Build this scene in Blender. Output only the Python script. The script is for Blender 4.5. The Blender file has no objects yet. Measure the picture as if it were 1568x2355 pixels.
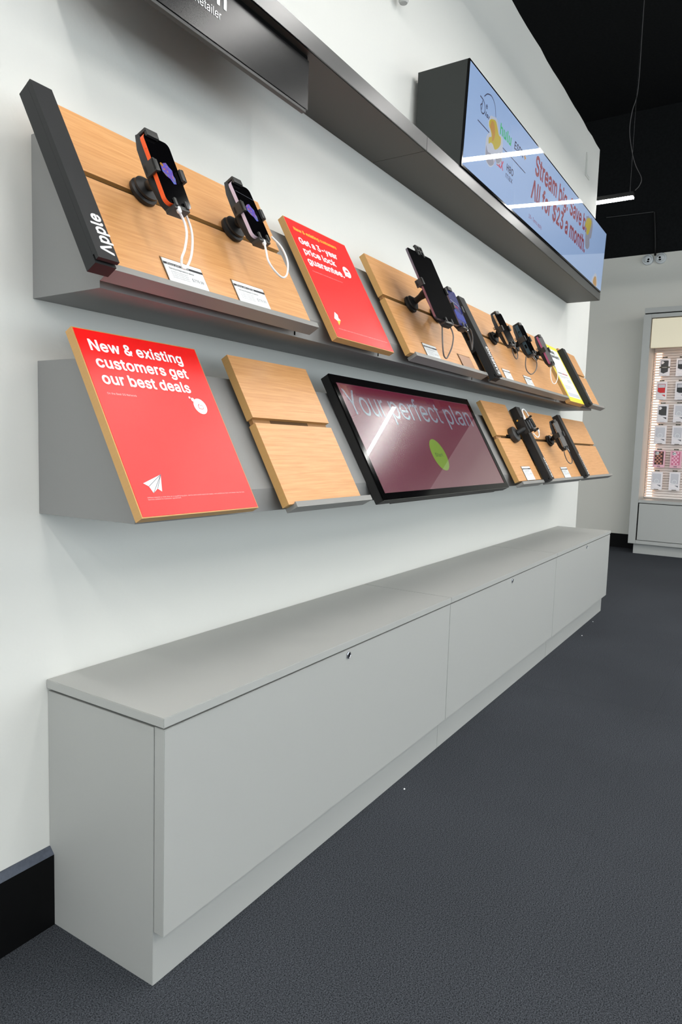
import bpy, bmesh, math, random
from mathutils import Vector, Matrix, Euler

random.seed(4)
R = math.radians
COL = bpy.context.scene.collection
sc = bpy.context.scene

# ------------------------------------------------------------------ camera
cam_d = bpy.data.cameras.new('camera')
cam = bpy.data.objects.new('camera', cam_d)
COL.objects.link(cam)
yaw, pitch, roll = 0.5650051, -0.0972031, 0.0311023
fw = Vector((math.cos(yaw) * math.cos(pitch), math.sin(yaw) * math.cos(pitch), math.sin(pitch)))
rt = fw.cross(Vector((0, 0, 1))).normalized()
up = rt.cross(fw)
rt, up = (math.cos(roll) * rt + math.sin(roll) * up), (math.cos(roll) * up - math.sin(roll) * rt)
m = Matrix((rt, up, -fw)).transposed().to_4x4()
m.translation = Vector((-0.94913, -1.39582, 1.16157))
cam.matrix_world = m
cam_d.sensor_fit = 'HORIZONTAL'
cam_d.sensor_width = 36.0
cam_d.lens = 1585.55 / 1568 * 36.0
cam_d.clip_start = 0.02
sc.camera = cam

# ------------------------------------------------------------------ world, exposure
w = bpy.data.worlds.new('world')
sc.world = w
w.use_nodes = True
w.node_tree.nodes['Background'].inputs[0].default_value = (0.84, 0.94, 1.0, 1)
w.node_tree.nodes['Background'].inputs[1].default_value = 2.45
sc.view_settings.view_transform = 'Standard'
sc.view_settings.look = 'None'
sc.view_settings.exposure = 0.13
sc.view_settings.gamma = 1.0
sc.view_settings.use_curve_mapping = False
LAMP = 52.0          # radiance of the linear lamps


# ------------------------------------------------------------------ helpers
def srgb(r, g, b):
    def f(c):
        c /= 255.0
        return c / 12.92 if c <= 0.04045 else ((c + 0.055) / 1.055) ** 2.4
    return (f(r), f(g), f(b), 1.0)


def mat(name, col, rough=0.5, metal=0.0, spec=0.5, coat=0.0, coat_rough=0.03, emit=None, estr=0.0,
        noise=0.0, nscale=60.0, bump=0.0, bscale=300.0, stretch=None, trans=0.0, aniso=0.0):
    mt = bpy.data.materials.new(name)
    mt.use_nodes = True
    nt = mt.node_tree
    b = nt.nodes['Principled BSDF']
    b.inputs['Base Color'].default_value = col
    b.inputs['Roughness'].default_value = rough
    b.inputs['Metallic'].default_value = metal
    b.inputs['Specular IOR Level'].default_value = spec
    b.inputs['Coat Weight'].default_value = coat
    b.inputs['Coat Roughness'].default_value = coat_rough
    if trans:
        b.inputs['Transmission Weight'].default_value = trans
        b.inputs['IOR'].default_value = 1.45
    if emit:
        b.inputs['Emission Color'].default_value = emit
        b.inputs['Emission Strength'].default_value = estr
    if noise or bump:
        tc = nt.nodes.new('ShaderNodeTexCoord')
        mp = nt.nodes.new('ShaderNodeMapping')
        if stretch:
            mp.inputs['Scale'].default_value = stretch
        nt.links.new(tc.outputs['Object'], mp.inputs[0])
    if noise:
        n = nt.nodes.new('ShaderNodeTexNoise')
        n.inputs['Scale'].default_value = nscale
        n.inputs['Detail'].default_value = 6
        nt.links.new(mp.outputs[0], n.inputs['Vector'])
        mx = nt.nodes.new('ShaderNodeMixRGB')
        mx.inputs[1].default_value = tuple(c * (1 - noise) for c in col[:3]) + (1,)
        mx.inputs[2].default_value = tuple(min(1, c * (1 + noise)) for c in col[:3]) + (1,)
        nt.links.new(n.outputs[0], mx.inputs[0])
        nt.links.new(mx.outputs[0], b.inputs['Base Color'])
    if bump:
        n2 = nt.nodes.new('ShaderNodeTexNoise')
        n2.inputs['Scale'].default_value = bscale
        n2.inputs['Detail'].default_value = 3
        nt.links.new(mp.outputs[0], n2.inputs['Vector'])
        bp = nt.nodes.new('ShaderNodeBump')
        bp.inputs['Strength'].default_value = bump
        bp.inputs['Distance'].default_value = 0.002
        nt.links.new(n2.outputs[0], bp.inputs['Height'])
        nt.links.new(bp.outputs[0], b.inputs['Normal'])
    return mt


def wood_mat(name, c1, c2, rough=0.38):
    mt = bpy.data.materials.new(name)
    mt.use_nodes = True
    nt = mt.node_tree
    b = nt.nodes['Principled BSDF']
    b.inputs['Roughness'].default_value = rough
    b.inputs['Specular IOR Level'].default_value = 0.45
    tc = nt.nodes.new('ShaderNodeTexCoord')
    mp = nt.nodes.new('ShaderNodeMapping')
    mp.inputs['Scale'].default_value = (2.2, 60, 20)
    mp.inputs['Rotation'].default_value = (0, 0, R(1.5))
    nt.links.new(tc.outputs['Object'], mp.inputs[0])
    n = nt.nodes.new('ShaderNodeTexNoise')
    n.inputs['Scale'].default_value = 2.4
    n.inputs['Detail'].default_value = 8
    n.inputs['Roughness'].default_value = 0.6
    n.inputs['Distortion'].default_value = 0.6
    nt.links.new(mp.outputs[0], n.inputs['Vector'])
    mp2 = nt.nodes.new('ShaderNodeMapping')
    mp2.inputs['Scale'].default_value = (14, 420, 60)
    nt.links.new(tc.outputs['Object'], mp2.inputs[0])
    n2 = nt.nodes.new('ShaderNodeTexNoise')
    n2.inputs['Scale'].default_value = 1.0
    n2.inputs['Detail'].default_value = 3
    nt.links.new(mp2.outputs[0], n2.inputs['Vector'])
    add = nt.nodes.new('ShaderNodeMath')
    add.operation = 'MULTIPLY_ADD'
    add.inputs[1].default_value = 0.35
    nt.links.new(n2.outputs[0], add.inputs[0])
    nt.links.new(n.outputs[0], add.inputs[2])
    cr = nt.nodes.new('ShaderNodeValToRGB')
    cr.color_ramp.elements[0].position = 0.42
    cr.color_ramp.elements[0].color = c2
    cr.color_ramp.elements[1].position = 0.85
    cr.color_ramp.elements[1].color = c1
    nt.links.new(add.outputs[0], cr.inputs[0])
    nt.links.new(cr.outputs[0], b.inputs['Base Color'])
    return mt


M = {}
M['wall'] = mat('wall_paint', srgb(220, 220, 215), 0.85, spec=0.2, bump=0.15, bscale=90)
M['wall_far'] = mat('wall_paint_far', srgb(220, 218, 210), 0.85, spec=0.2, bump=0.1, bscale=90)
M['black_paint'] = mat('black_ceiling_paint', srgb(22, 23, 24), 0.95, spec=0.1, noise=0.5, nscale=40)
M['rubber'] = mat('black_base_rubber', srgb(7, 7, 8), 0.6, spec=0.12, noise=0.2)
M['rubber_top'] = mat('base_top_sheen', srgb(70, 76, 88), 0.6, noise=0.4, nscale=120)  # paler blue-grey paints in the reflection along the rubber's top edge
M['lam'] = mat('grey_laminate', srgb(170, 171, 168), 0.5, spec=0.35, noise=0.02, nscale=400)
M['lam_d'] = mat('dark_grey_laminate', srgb(136, 136, 135), 0.5, spec=0.4, noise=0.03, nscale=500)
M['ledge'] = mat('grey_metal_ledge', srgb(134, 133, 130), 0.42, spec=0.5)
M['slot'] = mat('slot_brown', srgb(84, 62, 38), 0.8, spec=0.2)
M['dark'] = mat('black_void', srgb(10, 10, 10), 0.9, spec=0.1)
M['blk'] = mat('black_plastic', srgb(26, 26, 26), 0.5, spec=0.45, noise=0.1, nscale=300)
M['blk_soft'] = mat('charcoal_plastic', srgb(44, 44, 43), 0.45, spec=0.5)
M['bar'] = mat('charcoal_powder_coat', srgb(38, 39, 40), 0.55, spec=0.25, noise=0.08, nscale=600)
M['canopy'] = mat('dark_laminate', srgb(74, 74, 69), 0.5, spec=0.4, noise=0.06, nscale=700)
M['fascia'] = mat('brushed_black_metal', srgb(24, 25, 26), 0.31, metal=0.0, spec=1.0,
                  noise=0.1, nscale=14)
M['signface'] = mat('sign_black_gloss', srgb(10, 11, 13), 0.24, spec=0.3, coat=0.0, noise=0.1, nscale=400)
M['tvside'] = mat('screen_housing', srgb(46, 49, 47), 0.6, spec=0.4, noise=0.05, nscale=500)
M['wood'] = wood_mat('beech_laminate', srgb(218, 164, 110), srgb(196, 138, 82))
M['woodedge'] = mat('beech_edge_band', srgb(196, 152, 92), 0.5, noise=0.06, nscale=30, stretch=(1, 8, 1))
M['groove'] = mat('groove_brown', srgb(150, 108, 62), 0.6)
M['red'] = mat('red_print', srgb(255, 10, 10), 0.42, spec=0.5, coat=0.25, coat_rough=0.3)
M['white'] = mat('white_print', srgb(250, 250, 250), 0.5)
M['pink'] = mat('pale_pink_print', srgb(255, 190, 190), 0.5)
M['yellow'] = mat('yellow_print', srgb(250, 232, 60), 0.5)
M['orangey'] = mat('amber_print', srgb(255, 190, 60), 0.5)
M['ltgrey'] = mat('light_grey_print', srgb(196, 198, 206), 0.6)
M['grey_ink'] = mat('grey_ink', srgb(112, 114, 120), 0.6)
M['red_ink'] = mat('red_ink', srgb(214, 110, 120), 0.6)
M['ink'] = mat('black_ink', srgb(28, 28, 34), 0.6)
M['paper'] = mat('white_card', srgb(222, 224, 224), 0.6)
M['acrylic'] = mat('clear_acrylic', (1, 1, 1, 1), 0.05, trans=1.0)
M['brown'] = mat('brown_backing', srgb(176, 128, 92), 0.3, coat=0.6)
M['cablew'] = mat('white_cable', srgb(240, 240, 240), 0.4)
M['cableg'] = mat('grey_cable', srgb(86, 84, 84), 0.45)
M['glassblk'] = mat('phone_glass_off', srgb(4, 4, 5), 0.09, spec=0.12)
M['glasstab'] = mat('tablet_glass_off', srgb(5, 5, 6), 0.5, spec=0.006)
M['glassgrey'] = mat('phone_glass_hazy', srgb(66, 64, 64), 0.35, spec=0.6)
M['chrome'] = mat('polished_metal', srgb(190, 190, 195), 0.2, metal=1.0)
M['white_metal'] = mat('white_lamp_housing', srgb(225, 226, 228), 0.5)
M['lamp'] = mat('lamp_diffuser', (1, 1, 1, 1), 0.5, emit=(1.0, 0.985, 0.955, 1), estr=LAMP)
M['camwhite'] = mat('camera_white', srgb(214, 218, 220), 0.35)
M['cream'] = mat('cream_header', srgb(236, 226, 200), 0.5, emit=srgb(236, 222, 190), estr=0.12)
M['slat'] = mat('slatwall_white', srgb(240, 230, 224), 0.45)
M['led'] = mat('warm_strip_light', (1, 0.6, 0.35, 1), 0.5, emit=(1.0, 0.70, 0.50, 1), estr=4.2)


def emis(name, col, k=1.0, rough=0.45, coat=1.0, base=(0.01, 0.01, 0.012, 1), cr=0.012):
    return mat(name, base, rough, spec=0.12, coat=coat, coat_rough=cr, emit=col, estr=k * 0.72)


M['tv_blue'] = emis('screen_pale_blue', srgb(148, 178, 222), 1.2)
M['tv_navy'] = emis('screen_navy', srgb(16, 20, 70), 1)
M['tv_crim'] = emis('screen_crimson', srgb(160, 8, 50), 0.75)
M['tv_green'] = emis('screen_green', srgb(20, 190, 110), 1)
M['tv_red'] = emis('screen_red', srgb(205, 40, 70), 1)
M['tv_yel'] = emis('screen_yellow', srgb(196, 178, 10), 1)
M['tv_amb'] = emis('screen_amber', srgb(196, 140, 30), 1)
M['tv_gry'] = emis('screen_grey', srgb(150, 152, 168), 1)
M['tv_pal'] = emis('screen_pale_grey', srgb(196, 204, 222), 1)
M['bluescr'] = emis('screen_deep_blue', srgb(36, 48, 130), 1)
M['bluescr2'] = emis('screen_bright_blue', srgb(30, 60, 190), 1)
M['k_bg'] = mat('kiosk_screen_crimson', srgb(24, 10, 16), 0.2, spec=1.0, coat=1.0, coat_rough=0.012,
                emit=srgb(104, 16, 50), estr=0.8)
M['k_txt'] = mat('kiosk_text_pale', srgb(20, 20, 24), 0.2, spec=1.0, coat=1.0, coat_rough=0.012,
                 emit=srgb(128, 138, 154), estr=0.75)
M['k_btn'] = mat('kiosk_button_lime', srgb(20, 24, 10), 0.2, spec=1.0, coat=1.0, coat_rough=0.012,
                 emit=srgb(130, 170, 20), estr=0.62)
for k_ in ('k_bg', 'k_txt', 'k_btn'):
    M[k_].node_tree.nodes['Principled BSDF'].inputs['IOR'].default_value = 1.6
M['k_btxt'] = emis('kiosk_button_text', srgb(96, 130, 34), 0.85)


def obj(name, bm, m, parent=None, bevel=0.0, smooth=False, recalc=True):
    if bevel:
        bmesh.ops.bevel(bm, geom=[e for e in bm.edges], offset=bevel, segments=2, affect='EDGES', profile=0.7,
                        clamp_overlap=True)
    if recalc:
        bmesh.ops.recalc_face_normals(bm, faces=bm.faces[:])
    me = bpy.data.meshes.new(name)
    bm.to_mesh(me)
    bm.free()
    if smooth:
        me.polygons.foreach_set('use_smooth', [True] * len(me.polygons))
        try:
            me.set_sharp_from_angle(angle=R(38))
        except Exception:
            pass
    me.materials.append(M[m] if isinstance(m, str) else m)
    o = bpy.data.objects.new(name, me)
    COL.objects.link(o)
    if parent:
        o.parent = parent
    return o


def thing(name, label, cat, loc=(0, 0, 0), rot=(0, 0, 0), group=None):
    o = bpy.data.objects.new(name, None)
    o.empty_display_size = 0.05
    COL.objects.link(o)
    o.location = loc
    o.rotation_euler = rot
    o['label'] = label
    o['category'] = cat
    if group:
        o['group'] = group
    return o


def tag(o, label, cat, group=None):
    o['label'] = label
    o['category'] = cat
    if group:
        o['group'] = group
    return o


def struct(o):
    o['kind'] = 'structure'
    return o


def box(bm, x0, x1, y0, y1, z0, z1, M4=None):
    vs = [bm.verts.new((x, y, z)) for z in (z0, z1) for (x, y) in ((x0, y0), (x1, y0), (x1, y1), (x0, y1))]
    for f in ((0, 3, 2, 1), (4, 5, 6, 7), (0, 1, 5, 4), (1, 2, 6, 5), (2, 3, 7, 6), (3, 0, 4, 7)):
        bm.faces.new([vs[i] for i in f])
    if M4 is not None:
        bmesh.ops.transform(bm, matrix=M4, verts=vs)
    return vs


def bxo(name, dims, m, parent=None, bevel=0.0, M4=None):
    bm = bmesh.new()
    box(bm, *dims)
    if bevel:
        bmesh.ops.bevel(bm, geom=bm.edges[:], offset=bevel, segments=2, affect='EDGES')
    if M4 is not None:
        bmesh.ops.transform(bm, matrix=M4, verts=bm.verts[:])
    return obj(name, bm, m, parent, smooth=bool(bevel))


def prism_x(bm, prof, x0, x1):
    """profile of (y, z) extruded along x"""
    a = [bm.verts.new((x0, y, z)) for y, z in prof]
    b = [bm.verts.new((x1, y, z)) for y, z in prof]
    n = len(prof)
    bm.faces.new(a[::-1])
    bm.faces.new(b)
    for i in range(n):
        bm.faces.new((a[i], a[(i + 1) % n], b[(i + 1) % n], b[i]))
    return a + b


def prism_z(bm, pts, z0, z1, M4=None):
    a = [bm.verts.new((x, y, z0)) for x, y in pts]
    b = [bm.verts.new((x, y, z1)) for x, y in pts]
    n = len(pts)
    bm.faces.new(a[::-1])
    bm.faces.new(b)
    for i in range(n):
        bm.faces.new((a[i], a[(i + 1) % n], b[(i + 1) % n], b[i]))
    if M4 is not None:
        bmesh.ops.transform(bm, matrix=M4, verts=a + b)
    return a + b


def rrect(x0, x1, y0, y1, r, seg=5):
    pts = []
    for cx, cy, a0 in ((x1 - r, y1 - r, 0), (x0 + r, y1 - r, 90), (x0 + r, y0 + r, 180), (x1 - r, y0 + r, 270)):
        for i in range(seg + 1):
            a = R(a0 + 90 * i / seg)
            pts.append((cx + r * math.cos(a), cy + r * math.sin(a)))
    return pts


def circ(cx, cy, r, n=28, ry=None):
    ry = ry or r
    return [(cx + r * math.cos(2 * math.pi * i / n), cy + ry * math.sin(2 * math.pi * i / n)) for i in range(n)]


def lathe(bm, prof, seg=28, M4=None):
    """profile (r, z) around z"""
    rings = []
    for r, z in prof:
        rings.append([bm.verts.new((r * math.cos(2 * math.pi * i / seg), r * math.sin(2 * math.pi * i / seg), z))
                      for i in range(seg)])
    for a, b in zip(rings, rings[1:]):
        for i in range(seg):
            bm.faces.new((a[i], a[(i + 1) % seg], b[(i + 1) % seg], b[i]))
    bm.faces.new(rings[0][::-1])
    bm.faces.new(rings[-1])
    vs = [v for r_ in rings for v in r_]
    if M4 is not None:
        bmesh.ops.transform(bm, matrix=M4, verts=vs)
    return vs


def catmull(pts, n=8):
    P = [Vector(p) for p in pts]
    P = [P[0] * 2 - P[1]] + P + [P[-1] * 2 - P[-2]]
    out = []
    for i in range(1, len(P) - 2):
        for k in range(n):
            t = k / n
            a, b, c, d = P[i - 1], P[i], P[i + 1], P[i + 2]
            out.append(0.5 * ((2 * b) + (c - a) * t + (2 * a - 5 * b + 4 * c - d) * t * t + (3 * b - a - 3 * c + d) * t ** 3))
    out.append(P[-2])
    return out


def tube(bm, pts, rad, seg=8):
    rings = []
    n = len(pts)
    rad = rad if isinstance(rad, (list, tuple)) else [rad] * n
    ref = None
    for i, p in enumerate(pts):
        d = (pts[min(i + 1, n - 1)] - pts[max(i - 1, 0)]).normalized()
        if ref is None:
            ref = d.orthogonal().normalized()
        ref = (ref - d * ref.dot(d)).normalized()
        s = d.cross(ref)
        rings.append([bm.verts.new(p + rad[i] * (math.cos(2 * math.pi * k / seg) * ref + math.sin(2 * math.pi * k / seg) * s))
                      for k in range(seg)])
    for a, b in zip(rings, rings[1:]):
        for i in range(seg):
            bm.faces.new((a[i], a[(i + 1) % seg], b[(i + 1) % seg], b[i]))
    bm.faces.new(rings[0][::-1])
    bm.faces.new(rings[-1])


def flat(name, pts, m, parent, z=0.0006):
    bm = bmesh.new()
    bm.faces.new([bm.verts.new((x, y, z)) for x, y in pts])
    o = obj(name, bm, m, parent, recalc=False)
    if o.data.polygons[0].normal.z < 0:
        o.data.flip_normals()
    return o


# letter outlines (advance, closed contours), capital height 509
GLYPH = {
    '$': (447, ['202,-74 202,583 244,583', '185,454 167,448 152,440 139,430 129,418 121,405 117,391 115,376 117,359 122,345 131,334 155,315 184,302 264,279 312,264 344,248 372,226 384,213 395,198 402,180 407,161 408,139 406,112 399,87 386,64 370,43 349,25 323,11 294,0 261,-7 224,-9 188,-7 156,-1 128,9 102,23 81,40 64,60 51,83 42,109 38,137 104,137 108,118 114,102 123,88 136,76 150,66 166,59 204,50 246,50 267,54 286,60 303,69 317,79 329,92 338,106 344,122 346,139 344,154 340,168 332,179 310,197 280,211 184,239 145,253 112,269 86,289 67,313 56,341 52,372 54,400 62,425 75,448 92,468 113,484 138,498 165,508 195,514 227,516 259,514 289,508 316,498 340,484 360,468 377,449 390,427 398,403 401,378 337,378 332,402 320,421 302,437 280,449 254,456 225,459 204,457 202,-74']),
    '&': (448, ['154,507 134,499 117,488 102,474 91,458 82,440 77,420 75,398 77,379 81,361 87,344 108,310 136,274 327,131 336,151 343,174 348,198 349,224 408,224 406,194 403,167 397,144 389,124 371,92 333,47 315,30 294,17 271,7 246,-1 221,-5 197,-7 165,-5 136,1 110,12 88,26 69,42 54,62 43,84 36,108 34,133 36,154 40,173 47,189 58,205 85,235 216,335 243,359 259,384 262,405 260,420 255,434 245,445 233,454 219,459 201,461 189,460 168,453 151,440 141,421 137,399 141,375 152,352 191,300 256,293 291,325 309,349 320,375 324,404 322,424 317,442 308,459 297,475 283,488 266,499 246,507 224,512 200,513 176,512', '315,112 301,95 286,81 269,69 251,59 232,52 213,48 193,46 175,48 158,51 143,57 130,66 118,76 109,87 102,101 98,115 97,131 98,146 103,161 110,174 121,188 154,217 364,0']),
    '+': (453, ['198,34 198,364 255,364 255,34', '61,172 61,226 391,226 391,172']),
    ',': (188, ['38,-119 68,71 137,71 84,-119']),
    '-': (453, ['114,188 114,244 337,244 337,188']),
    '.': (188, ['83,85 95,87 107,85 118,81 128,73 135,64 140,53 141,41 140,29 135,18 128,9 118,1 107,-3 95,-4 83,-3 73,1 63,9 55,18 51,29 50,41 51,53 55,64 63,73 73,81']),
    '1': (453, ['86,427 198,509 276,509 276,0 212,0 212,448 209,448 86,358', '76,0 76,55 391,55 391,0']),
    '2': (453, ['196,513 225,516 254,513 281,507 306,497 328,482 346,465 361,445 372,423 379,398 381,372 377,336 371,318 351,280 317,235 267,180 153,60 153,57 389,57 389,0 64,0 64,47 282,282 303,312 316,341 320,371 319,389 315,405 308,419 298,431 287,441 273,449 258,455 241,458 224,460 205,458 188,454 172,447 159,438 148,427 139,413 132,398 128,381 127,362 66,362 68,391 75,418 86,442 102,464 121,482 143,496 168,507']),
    '3': (453, ['70,452 70,509 372,509 372,461 211,278 211,289 247,290 279,286 308,276 333,262 354,244 371,222 383,198 391,173 393,145 390,116 383,90 370,66 354,45 333,27 309,12 281,2 251,-5 218,-7 188,-5 159,1 133,10 108,22 88,38 70,57 57,79 48,104 44,132 109,132 112,115 118,100 126,87 137,76 150,66 165,59 200,51 239,51 258,55 275,61 291,69 304,80 315,93 323,108 328,125 329,145 328,163 323,180 316,196 306,211 292,223 275,234 254,241 229,246 157,248 157,299 288,448 288,452']),
    '5': (453, ['67,253 96,509 366,509 366,452 151,452 134,301 136,301 162,318 194,330 229,334 252,332 274,328 294,321 313,311 330,299 345,285 358,269 370,251 379,231 386,210 390,187 391,163 388,132 381,102 369,76 352,52 332,32 309,15 282,3 253,-4 221,-7 192,-5 165,1 140,11 118,25 99,41 83,60 71,82 63,105 60,130 122,130 125,115 130,102 138,89 148,78 160,68 173,60 188,54 204,51 221,50 241,51 259,56 276,64 291,75 304,89 314,104 322,122 326,141 328,162 326,183 321,203 314,221 303,237 290,251 275,262 257,270 238,275 218,277 184,273 152,262 128,246']),
    '6': (453, ['252,509 322,509 151,261 145,261 157,279 174,295 196,307 221,313 235,314 265,312 291,305 316,295 337,280 355,262 370,240 380,215 387,187 389,157 387,127 379,98 368,73 352,50 333,30 310,14 284,3 257,-4 226,-7 196,-4 168,3 142,15 119,31 100,51 84,74 73,101 66,130 64,162 65,187 71,212 80,239 93,268 112,302', '226,265 207,264 190,259 174,252 160,241 148,229 138,214 131,197 126,179 125,158 126,138 131,119 138,102 148,86 160,73 174,63 190,55 207,50 226,48 245,50 263,55 279,63 293,73 304,86 314,101 322,119 326,137 327,157 326,178 322,196 314,213 304,228 293,241 279,251 263,259 245,264']),
    '7': (453, ['62,452 62,509 391,509 391,449 165,0 97,0 323,448 323,452']),
    '8': (453, ['197,514 226,516 255,514 282,508 306,498 328,485 346,469 361,450 373,429 379,405 382,380 379,354 372,330 359,308 343,289 323,276 300,267 300,265 319,260 335,252 351,241 365,228 377,212 387,195 395,176 399,156 401,135 398,109 391,84 378,62 362,42 341,25 317,11 289,1 259,-5 226,-7 193,-5 163,1 136,11 111,25 91,42 74,62 62,84 54,109 52,135 53,156 58,176 65,195 75,212 87,228 101,241 117,252 134,260 153,265 153,267 129,276 109,289 93,308 80,330 73,354 70,380 73,405 79,429 90,450 106,469 124,485 146,498 170,508', '208,459 192,455 177,449 164,442 153,432 145,420 138,407 134,392 133,376 134,359 138,344 145,330 154,318 165,308 178,300 193,294 209,291 244,291 260,294 274,300 287,308 298,318 307,330 314,344 318,359 319,376 318,392 314,407 308,420 299,432 288,442 275,449 260,455 244,459', '226,235 206,234 187,230 169,223 154,213 140,202 130,189 122,173 117,157 115,139 117,121 121,106 129,91 139,79 152,69 167,60 185,54 205,50 226,49 248,50 267,54 285,60 300,69 313,79 323,91 331,106 335,121 337,139 335,157 330,173 322,189 312,202 298,213 283,223 265,230 247,234']),
    '9': (453, ['256,513 285,506 310,494 333,478 352,458 368,434 380,408 387,378 389,347 387,322 382,296 373,270 359,240 340,207 200,0 130,0 301,248 307,248 302,238 287,221 268,207 245,198 218,195 188,197 161,203 137,214 116,229 98,247 83,269 72,294 66,321 64,352 66,382 73,411 85,436 101,459 120,479 143,494 168,506 196,513 226,516', '226,460 207,459 190,454 174,446 160,435 148,423 138,407 131,390 127,372 125,352 127,331 131,313 138,295 148,280 160,268 174,257 190,250 207,245 226,243 245,245 263,249 279,257 293,267 305,280 314,295 322,312 326,330 327,350 326,371 322,390 314,407 305,422 293,435 279,446 263,454 245,459']),
    ';': (188, ['38,-119 68,71 137,71 84,-119', '92,360 103,362 116,360 126,356 136,349 143,339 148,328 149,316 148,304 143,294 136,284 126,277 116,272 103,271 92,272 81,277 71,284 64,294 59,304 58,316 59,328 64,339 71,349 81,356']),
    '?': (358, ['151,514 178,516 206,514 232,508 255,498 275,486 292,470 306,451 316,430 322,407 324,382 322,356 316,332 306,311 292,292 275,276 219,235 204,216 196,192 194,152 132,152 133,187 136,211 141,230 148,245 157,258 180,279 223,309 247,334 255,349 260,365 262,384 260,399 257,413 250,425 242,436 232,445 207,457 178,462 150,458 125,446 115,437 106,425 99,412 94,396 92,378 27,378 30,406 38,430 49,452 64,471 82,487 103,499 126,508', '152,85 164,86 176,85 186,80 196,73 203,64 208,53 209,41 208,29 203,18 196,9 186,1 176,-3 164,-4 152,-3 141,1 131,9 124,18 120,29 118,41 120,53 124,64 131,73 141,80']),
    'A': (480, ['16,0 201,509 276,509 463,0 395,0 255,402 232,478 245,478 191,302 85,0']),
    'B': (456, ['60,0 60,509 241,509 274,507 304,501 329,491 350,477 367,461 381,442 390,421 396,398 398,374 397,353 393,336 387,320 378,307 368,295 343,278 315,267 315,262 331,260 347,254 363,245 378,234 391,220 402,203 411,184 416,161 418,136 416,111 410,88 400,67 386,48 368,31 344,18 317,8 284,2 247,0', '240,452 125,452 125,285 256,287 273,290 288,296 302,304 314,314 323,326 330,340 335,355 336,372 333,393 326,412 313,429 294,442 270,449', '248,231 125,231 125,57 245,57 281,60 309,67 330,80 344,96 353,115 355,137 354,153 350,169 342,184 333,197 320,209 306,218 289,225 269,229']),
    'C': (510, ['225,512 267,516 293,514 317,511 340,504 362,496 383,485 402,471 419,456 435,438 448,418 459,397 467,373 473,348 408,348 397,380 380,407 357,428 330,444 300,453 267,456 237,453 209,445 184,432 161,414 141,391 125,364 113,332 106,295 103,254 106,213 113,177 125,145 141,117 161,94 184,76 210,63 237,56 267,53 300,56 330,65 357,81 380,102 397,128 408,160 473,160 467,135 459,112 448,91 435,71 420,53 402,38 383,24 363,13 341,5 317,-2 293,-6 267,-7 225,-3 186,7 150,25 119,49 92,79 70,115 53,157 44,203 40,254 44,305 53,352 70,393 92,429 119,459 150,484 186,501']),
    'E': (419, ['60,0 60,509 372,509 372,452 125,452 125,286 355,286 355,229 125,229 125,57 375,57 375,0']),
    'F': (410, ['60,0 60,509 369,509 369,452 125,452 125,278 346,278 346,221 125,221 125,0']),
    'G': (520, ['223,512 265,516 291,514 316,510 340,504 363,494 384,483 403,469 421,453 436,436 449,416 460,395 468,373 474,349 408,349 395,379 378,406 356,427 330,443 300,453 265,456 236,453 209,445 183,432 160,414 141,392 125,364 113,332 106,295 103,254 106,213 113,177 125,145 141,117 161,95 184,76 210,63 238,56 269,53 296,55 322,61 345,71 365,85 382,102 396,123 407,147 413,173 415,202 434,199 283,199 283,256 478,256 478,200 475,160 466,124 451,91 431,62 406,38 377,19 344,5 308,-4 269,-7 225,-3 185,7 149,25 118,49 91,79 69,116 53,157 43,203 40,254 43,305 53,352 69,393 91,429 117,459 149,484 184,501']),
    'H': (517, ['60,0 60,509 125,509 125,289 392,289 392,509 457,509 457,0 392,0 392,232 125,232 125,0']),
    'I': (300, ['31,452 31,509 269,509 269,452 183,452 183,57 269,57 269,0 31,0 31,57 118,57 118,452']),
    'L': (393, ['60,0 60,509 125,509 125,57 361,57 361,0']),
    'M': (628, ['60,0 60,509 152,509 322,49 307,49 352,187 476,509 568,509 568,0 504,0 507,457 513,457 456,291 342,0 286,0 112,457 119,457 122,291 122,0']),
    'N': (523, ['60,0 60,509 136,509 388,107 414,55 405,54 399,195 399,509 463,509 463,0 387,0 108,452 119,454 125,291 125,0']),
    'O': (533, ['225,512 267,516 309,512 348,501 384,484 415,459 442,429 464,393 480,352 490,305 493,254 490,203 480,157 464,115 442,79 415,49 384,25 348,7 309,-3 267,-7 225,-3 186,7 150,25 119,49 92,79 70,115 53,157 44,203 40,254 44,305 53,352 70,393 92,429 119,459 150,484 186,501', '267,456 237,453 210,445 184,433 161,415 142,392 125,364 113,332 106,295 103,254 106,213 113,176 125,144 142,117 161,94 184,76 210,63 237,55 267,53 296,55 324,63 349,76 372,94 392,116 408,144 420,176 428,213 430,254 428,295 420,332 408,365 392,392 372,415 349,433 324,446 296,453']),
    'P': (445, ['60,0 60,509 235,509 272,506 305,499 332,487 356,471 375,452 390,430 400,404 407,377 409,348 407,318 400,291 390,265 375,243 356,223 332,207 305,195 272,188 235,186 109,186 109,242 233,242 257,244 279,248 297,256 312,266 324,279 333,294 339,310 343,328 344,348 343,367 339,385 333,402 324,416 312,428 297,439 279,446 257,451 232,452 125,452 125,0']),
    'R': (449, ['60,0 60,509 236,509 273,506 305,500 333,489 356,473 376,455 390,433 401,408 407,381 409,352 407,323 401,296 390,271 376,250 356,232 333,217 305,206 273,200 236,198 96,198 96,255 258,256 280,260 298,267 313,276 325,287 334,300 340,316 344,333 345,352 344,371 340,389 334,405 325,419 313,430 298,440 279,446 258,451 125,452 125,0', '353,0 428,0 303,229 230,229']),
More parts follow.
